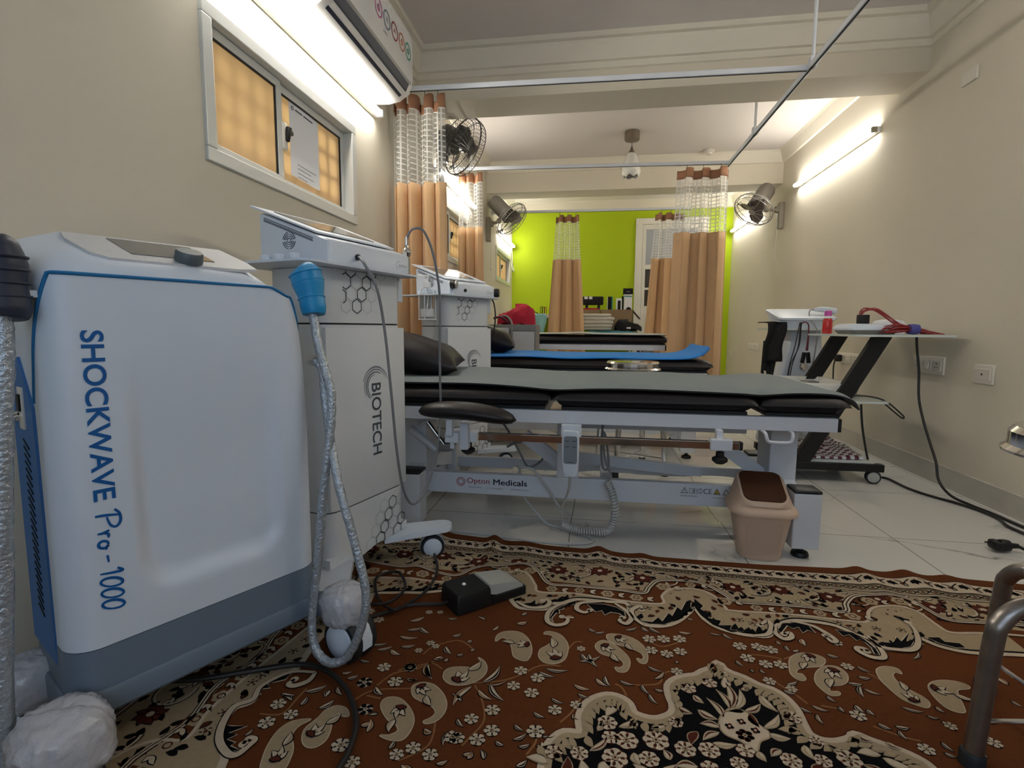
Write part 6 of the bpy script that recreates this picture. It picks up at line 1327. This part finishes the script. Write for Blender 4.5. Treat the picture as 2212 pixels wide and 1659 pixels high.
for kind, a0, a1 in (('far', E0, E1), ('left', 0, 2.3), ('right', 0, 2.3)):
    F = side(kind)
    band(kind, .044, .300, BEIGE, 1, a0, a1); band(kind, .045, .049, BLK, 2, a0, a1); band(kind, .049, .112, CREAM, 2, a0, a1)
    for o in (.112, .118, .148, .157): band(kind, o, o+.0028, BLK, 3, a0, a1)
    band(kind, .1208, .1475, BEIGE, 2, a0, a1); band(kind, .151, .157, CREAM, 3, a0, a1)
    lim = (a0+.12, a1-.12) if kind == 'far' else (.2, 1.6)
    x = lim[0]; i = 0
    while x < lim[1]:   # curls and three-leaf sprigs of the narrow band
        if i % 2:
            for da in (-.8, 0, .8):
                p = F(x, .07); q = F(x+.017*math.sin(da), .07+.022*math.cos(da)); leaf(*p, *q, .010, 3, False, BLK, BLK)
            tri_poly([F(x-.004, .064), F(x+.004, .064), F(x, .072)], DRED, 4)
        else:
            ribbon([F(x-.020, .058), F(x-.008, .066), F(x+.002, .082), F(x+.004, .096), F(x-.004, .098), F(x-.006, .086), F(x+.006, .070), F(x+.020, .060)], .0042, BLK, 3); leaf(*F(x-.010, .078), *F(x-.002, .086), .006, 3, False, DRED, DRED)
        x += .033; i += 1
    x = lim[0]
    while x < lim[1]:   # chain band
        ribbon([F(x+.014*math.cos(q*PI/8), .134+.009*math.sin(q*PI/8)) for q in range(17)], .0034, BLK, 3)
        tri_poly([F(x-.006, .134), F(x, .139), F(x+.006, .134), F(x, .129)], DRED, 3)
        ribbon([F(x+.010, .126), F(x+.018, .134), F(x+.028, .143)], .0042, BLK, 3); x += .034
    x = lim[0]+.03; i = 0
    while x < lim[1]:   # red blossoms and specks of the wide band
        c = F(x, .212+.008*(-1)**i)
        for q in range(8):
            a = q*PI/4; leaf(c[0]+.006*math.cos(a), c[1]+.006*math.sin(a), c[0]+.034*math.cos(a), c[1]+.030*math.sin(a), .016, 2, False, DRED, BLK)
        tri_poly([(c[0]+.008*math.cos(q*PI/4), c[1]+.008*math.sin(q*PI/4)) for q in range(8)], CREAM, 5)
        ribbon([F(x+.065+.042*math.cos(a), .215+.038*math.sin(a)) for a in [(-2.2+.28*q) for q in range(16)]], .0045, CREAM, 3)
        ribbon([F(x+.065+.047*math.cos(a), .215+.043*math.sin(a)) for a in [(-2.2+.28*q) for q in range(16)]], .0022, BLK, 3)
        for q in range(26):
            xx = x+rr.uniform(.0, .13); oo = rr.uniform(.164, .290); a = rr.uniform(0, 6.3); p = F(xx, oo)
            if math.dist(p, c) > .036: leaf(p[0], p[1], p[0]+.020*math.cos(a), p[1]+.020*math.sin(a), .0085, 2, False, rr.choice((BLK, DRED, CREAM, BLK)), BLK)
        x += .135; i += 1
def resample(L, n):
    P_ = smooth(L, 6, False); D = [0]
    for a, b in zip(P_, P_[1:]): D.append(D[-1]+math.dist(a, b))
    o = []
    for i in range(n+1):
        s = D[-1]*i/n; j = max(0, next((q for q in range(1, len(D)) if D[q] >= s), len(D)-1)-1); u = (s-D[j])/max(1e-9, D[j+1]-D[j]); o.append((P_[j][0]+(P_[j+1][0]-P_[j][0])*u, P_[j][1]+(P_[j+1][1]-P_[j][1])*u))
    return o
def between(A, B, m, k):
    rg.m(m); nc = 7
    rows = [[rg.b.verts.new(rp(p[0]+(q[0]-p[0])*j/nc, p[1]+(q[1]-p[1])*j/nc, k)) for p, q in zip(A, B)] for j in range(nc+1)]
    for a, b in zip(rows, rows[1:]):
        for i in range(len(a)-1): rg.f([a[i], b[i], b[i+1], a[i+1]])
def by_e(L, n, e0, e1):   # sample a left-to-right outline at even steps of e (first crossing)
    P_ = smooth(L, 6, False); o = []
    for i in range(n+1):
        e = e0+(e1-e0)*i/n; t = None
        for a, b in zip(P_, P_[1:]):
            if (a[0] <= e <= b[0]) and b[0] > a[0]: t = a[1]+(b[1]-a[1])*(e-a[0])/(b[0]-a[0]); break
        o.append((e, t if t is not None else (o[-1][1] if o else P_[0][1])))
    return o
ea, eb = -.165, 1.66
MEA, UPP, LOW = by_e(RUG['meander'], 240, ea, eb), by_e(RUG['up'], 240, ea, eb), by_e(RUG['lo'], 240, ea, eb)
between(MEA, [(e, max(t, m[1])) for (e, t), m in zip(UPP, MEA)], FIELD, 2)
between(UPP, LOW, BEIGE, 3)
MI = smooth(RUG['meander'], 6, False)
ribbon(MI, .020, BLK, 4); ribbon(MI, .014, CREAM, 5); ribbon(MI, .0028, BLK, 6)
UI = smooth(RUG['up'], 6, False); ribbon(UI, .009, CREAM, 5)
LI = smooth(RUG['lo'], 6, False); ribbon([(e, t-.010) for e, t in LI], .010, BLK, 4); ribbon(LI, .014, CREAM, 5)
for i in range(6, 216, 11):   # rosettes of the brown meander band
    (e, t0), (_, t1) = MEA[i], UPP[i]
    if t1-t0 > .030:
        r_ = min(.021, (t1-t0)*.32); c = (e, (t0+t1)/2+.002)
        tri_poly([(c[0]+r_*(1+.1*math.cos(6*q*PI/15))*math.cos(q*PI/15), c[1]+r_*(1+.1*math.cos(6*q*PI/15))*math.sin(q*PI/15)) for q in range(30)], BEIGE, 5)
        ribbon([(c[0]+r_*.42*math.cos(q*PI/8), c[1]+r_*.42*math.sin(q*PI/8)) for q in range(17)], .0028, DRED, 6)
        for s in (-1, 1): leaf(c[0]+.032, c[1]-.004, c[0]+.050, c[1]+.012*s, .011, 5, False, CREAM, BLK)
for i in range(8, 212, 2):   # specks inside the scroll border
    (e, t0), (_, t1) = UPP[i], LOW[i]
    if t1-t0 > .035:
        t = t0+rr.uniform(.012, max(.013, t1-t0-.022)); a = rr.uniform(0, 6.3)
        if rr.random() < .25: flower(e, t, .013, 4, a, 5, BEIGE, BLK, DRED)
        else: leaf(e, t, e+.018*math.cos(a), t+.018*math.sin(a), .009, 4, False, rr.choice((BLK, DRED, DRED)), rr.choice((BLK, TAN)))
for i in range(4, 216, 2):
    (e, t0), (e2, t1) = UPP[i], LOW[i]
    if t1-t0 > .06 and rr.random() < .75: leaf(e, t1-.012, e+.006+.012*rr.random(), t1-.030-.022*rr.random(), .011, 4, False, BLK, BLK)
AX_ = .890
def mir(L): return [(2*AX_*1000-a, b) for a, b in L]
def left_side(fm):
    L = mm(fm(RUG['ripl'])); 
    A, B = resample(fm(RUG['ripl']), 60), resample(fm(RUG['llo']), 60)
    between(A, B, BEIGE, 3)
    ribbon(smooth(fm(RUG['ripl']), 6, False), .008, CREAM, 5); ribbon(smooth(fm(RUG['llo']), 6, False), .016, CREAM, 5); 
    sg = 1 if A[0][0] < AX_ else -1
    ex = (lambda o: E0+o) if sg == 1 else (lambda o: E1-o)
    rg.m(FIELD); band('left' if sg == 1 else 'right', .298, .345, FIELD, 2, .32, 2.3, False)
    zig = [(ex(.298+.012*math.sin(q*.9)), .36+q*.03) for q in range(40)]
    ribbon(zig, .016, BLK, 3); ribbon(zig, .011, CREAM, 4); ribbon(zig, .0024, BLK, 5)
    for q in range(16):
        c = (ex(.322), .42+q*.068); r_ = .018
        tri_poly([(c[0]+r_*(1+.1*math.cos(6*w*PI/15))*math.cos(w*PI/15), c[1]+r_*(1+.1*math.cos(6*w*PI/15))*math.sin(w*PI/15)) for w in range(30)], BEIGE, 4)
        ribbon([(c[0]+r_*.42*math.cos(w*PI/8), c[1]+r_*.42*math.sin(w*PI/8)) for w in range(17)], .0028, DRED, 5)
        for s in (-1, 1): leaf(c[0]-.004, c[1]+.026, c[0]+.012*s, c[1]+.042, .010, 4, False, CREAM, BLK)
    for i in range(3, 58, 2):
        (x0, y0), (x1, y1) = A[i], B[i]; u = rr.uniform(.2, .75); x, y = x0+(x1-x0)*u, y0+(y1-y0)*u; a = rr.uniform(0, 6.3)
        if math.dist((x0, y0), (x1, y1)) > .04:
            if rr.random() < .3: flower(x, y, .013, 4, a, 5, BEIGE, BLK, DRED)
            else: leaf(x, y, x+.022*math.cos(a), y+.022*math.sin(a), .010, 4, False, rr.choice((BLK, BLK, DRED)), BLK)
left_side(lambda L: L); left_side(mir)
for L in RUG['bleaf']: 
    P_ = mm(L); tri_poly(grow(P_, .003), CREAM, 5); tri_poly(P_, BLK, 6)
for L in RUG['swirl']:
    P_ = smooth(L, 6, False); ribbon(P_, .017, BLK, 6, lambda u: .006+.012*math.sin(PI*(.12+.8*u))); ribbon(P_, .012, CREAM, 7, lambda u: .004+.010*math.sin(PI*(.12+.8*u)))
    e_, t_ = P_[-1]; tri_poly([(e_+.009*math.cos(q*PI/8), t_+.009*math.sin(q*PI/8)) for q in range(16)], CREAM, 7)
# vines, leaves, flowers and paisleys of the field
MED = mm(RUG['med'])
for L in RUG['vn']: ribbon(smooth(L, 6, False), .0042, TAN, 1)
for a, b, c, d_, w_ in RUG['lv']: leaf(a/1000, b/1000, c/1000, d_/1000, w_/1000, 1 if True else 2, True, CREAM, BLK, BLK if (a*7+b) % 3 else TAN)
for x, y, r_ in RUG['fl']: flower(x/1000, y/1000, r_/1000, 2, (x*13+y) % 7*.3)
for x, y, r_ in RUG['flb']: flower(x/1000, y/1000, r_/1000, 2, .3, 5, BLK, CREAM, CREAM)
for L in RUG['pais']: paisley(L)
# medallion, closed below the frame by its mirror image
tb_ = 1.35
medc = MED+[(1.262, .93), (1.275, 1.05)]+[(e, 2*tb_-t) for e, t in reversed(MED+[(1.262, .93), (1.275, 1.05)])]
medc = [(p.x, p.y) for p in catmull([(a, b, 0) for a, b in medc], 3, True)]
cream_edge = grow(medc, .013)
mc_ = (AX_, tb_)
for pts_, m_, k_ in ((grow(cream_edge, .003), DRED, 2), (cream_edge, CREAM, 3), (medc, BEIGE, 4), (grow(medc, -.013), BLK, 5)): fan_poly(pts_, mc_, m_, k_)
n = len(medc); inn = grow(medc, -.014)
for i in range(0, n, 2):    # hooked leaf teeth inside the scroll
    x, y = inn[i]; x1, y1 = inn[(i+2) % n]; a = math.atan2(tb_-.25-y, AX_-x)+.5
    leaf(x, y, x+.026*math.cos(a), y+.026*math.sin(a), .012, 6, False, BEIGE, BEIGE)
for L in RUG['palm']:
    P_ = smooth(L, 4); tri_poly(grow(P_, .003), BEIGE, 6); tri_poly(P_, CREAM, 7)
for x, y, r_ in RUG['mflb']:
    r_ /= 1000
    for q in range(4): a = q*PI/2+.4; tri_poly([(x/1000+r_*.55*math.cos(a)+r_*.45*math.cos(w*PI/5), y/1000+r_*.55*math.sin(a)+r_*.45*math.sin(w*PI/5)) for w in range(10)], DRED if q % 2 else BLK, 8)
    tri_poly([(x/1000+r_*.3*math.cos(w*PI/4), y/1000+r_*.3*math.sin(w*PI/4)) for w in range(8)], CREAM, 9)
used = []
for a, b, c, d_, w_ in RUG['ml']: leaf(a/1000, b/1000, c/1000, d_/1000, w_/1000, 6, True, CREAM, BEIGE, DRED if (a+b) % 2 else BEIGE); used.append(((a+c)/2000, (b+d_)/2000))
for x, y, r_ in RUG['mf']: flower(x/1000, y/1000, r_/1000, 6, (x+y) % 5*.4, 7, CREAM, DRED, BEIGE); used.append((x/1000, y/1000))
used += [(x/1000, y/1000) for x, y, r_ in RUG['mflb']]
def inside(q, P_):
    ins = False; j = len(P_)-1
    for i in range(len(P_)):
        (xi, yi), (xj, yj) = P_[i], P_[j]
        if (yi > q[1]) != (yj > q[1]) and q[0] < (xj-xi)*(q[1]-yi)/(yj-yi)+xi: ins = not ins
        j = i
    return ins
small = grow(medc, -.03)
for _ in range(2500):
    q = (rr.uniform(.5, 1.28), rr.uniform(.62, 1.3))
    if inside(q, small) and all(math.dist(q, p) > .028 for p in used):
        used.append(q); a = rr.uniform(0, 6.3); s = rr.random()
        if s < .25: flower(q[0], q[1], .017, 6, a, 6, CREAM, DRED, BEIGE)
        else: leaf(q[0]-.018*math.cos(a), q[1]-.018*math.sin(a), q[0]+.02*math.cos(a), q[1]+.02*math.sin(a), .016, 6, s < .6, rr.choice((CREAM, CREAM, BEIGE, DRED)), BEIGE, DRED)
pais = [smooth(L, 3) for L in RUG['pais']]
occ = [(x/1000, y/1000) for x, y, r_ in RUG['fl']]+[((a+c)/2000, (b+d_)/2000) for a, b, c, d_, w_ in RUG['lv']]
for _ in range(700):   # further small sprigs scattered in the field, thinner than the traced ones
    q = (rr.uniform(-.08, 1.9), rr.uniform(.45, 1.3))
    if inside(q, cream_edge) or any(inside(q, p) for p in pais) or any(math.dist(q, p) < .052 for p in occ) or any(min(math.dist(q, z) for z in p) < .035 for p in pais) or min(math.dist(q, z) for z in cream_edge) < .04: continue
    if q[0] < 1.66 and q[1] < LOW[min(240, max(0, int((q[0]-ea)/(eb-ea)*240)))][1]+.06: continue
    if -.2 < q[0] < .12 and inside(q, mm(RUG['ripl'])+list(reversed(mm(RUG['llo'])))): continue
    if rr.random() < .45: continue
    occ.append(q); a = rr.uniform(0, 6.3)
    if rr.random() < .3: flower(q[0], q[1], .015, 1, a)
    else: leaf(q[0], q[1], q[0]+.03*math.cos(a), q[1]+.03*math.sin(a), .014, 1, True, CREAM, BLK, TAN)
rg.b.normal_update()
for f in rg.b.faces:
    if f.normal.z < 0: f.normal_flip()
# hem: drop the outer edge to the floor
rg.m(FIELD)
hem = [(E0+(E1-E0)*i/200, 0) for i in range(201)]
ha = [rg.b.verts.new(rp(e, sag(e), 0)) for e, _ in hem]; hb = [rg.b.verts.new(Vector((v.co.x, v.co.y, max(0, v.co.z-.008)))) for v in ha]
for i in range(200): rg.f([ha[i], hb[i], hb[i+1], ha[i+1]])
def pile(name, c, va=.12): return mat(name, c, .95, bump=.6, bscale=900, var=va, vscale=120, spec=.1)
M['rug0'] = pile('rug_rust_brown_pile', (.125, .038, .012), .16); M['rug1'] = pile('rug_cream_pile', (.55, .45, .33)); M['rug2'] = pile('rug_beige_pile', (.38, .29, .18))
M['rug3'] = pile('rug_black_pile', (.004, .004, .005)); M['rug4'] = pile('rug_dark_red_pile', (.085, .02, .012)); M['rug5'] = pile('rug_tan_pile', (.27, .13, .05))
ro = rg.done('rug', ['rug0', 'rug1', 'rug2', 'rug3', 'rug4', 'rug5'], None, angle=180)
tag(ro, 'rust brown patterned rug with cream scroll border, paisleys and a black medallion', 'rug')
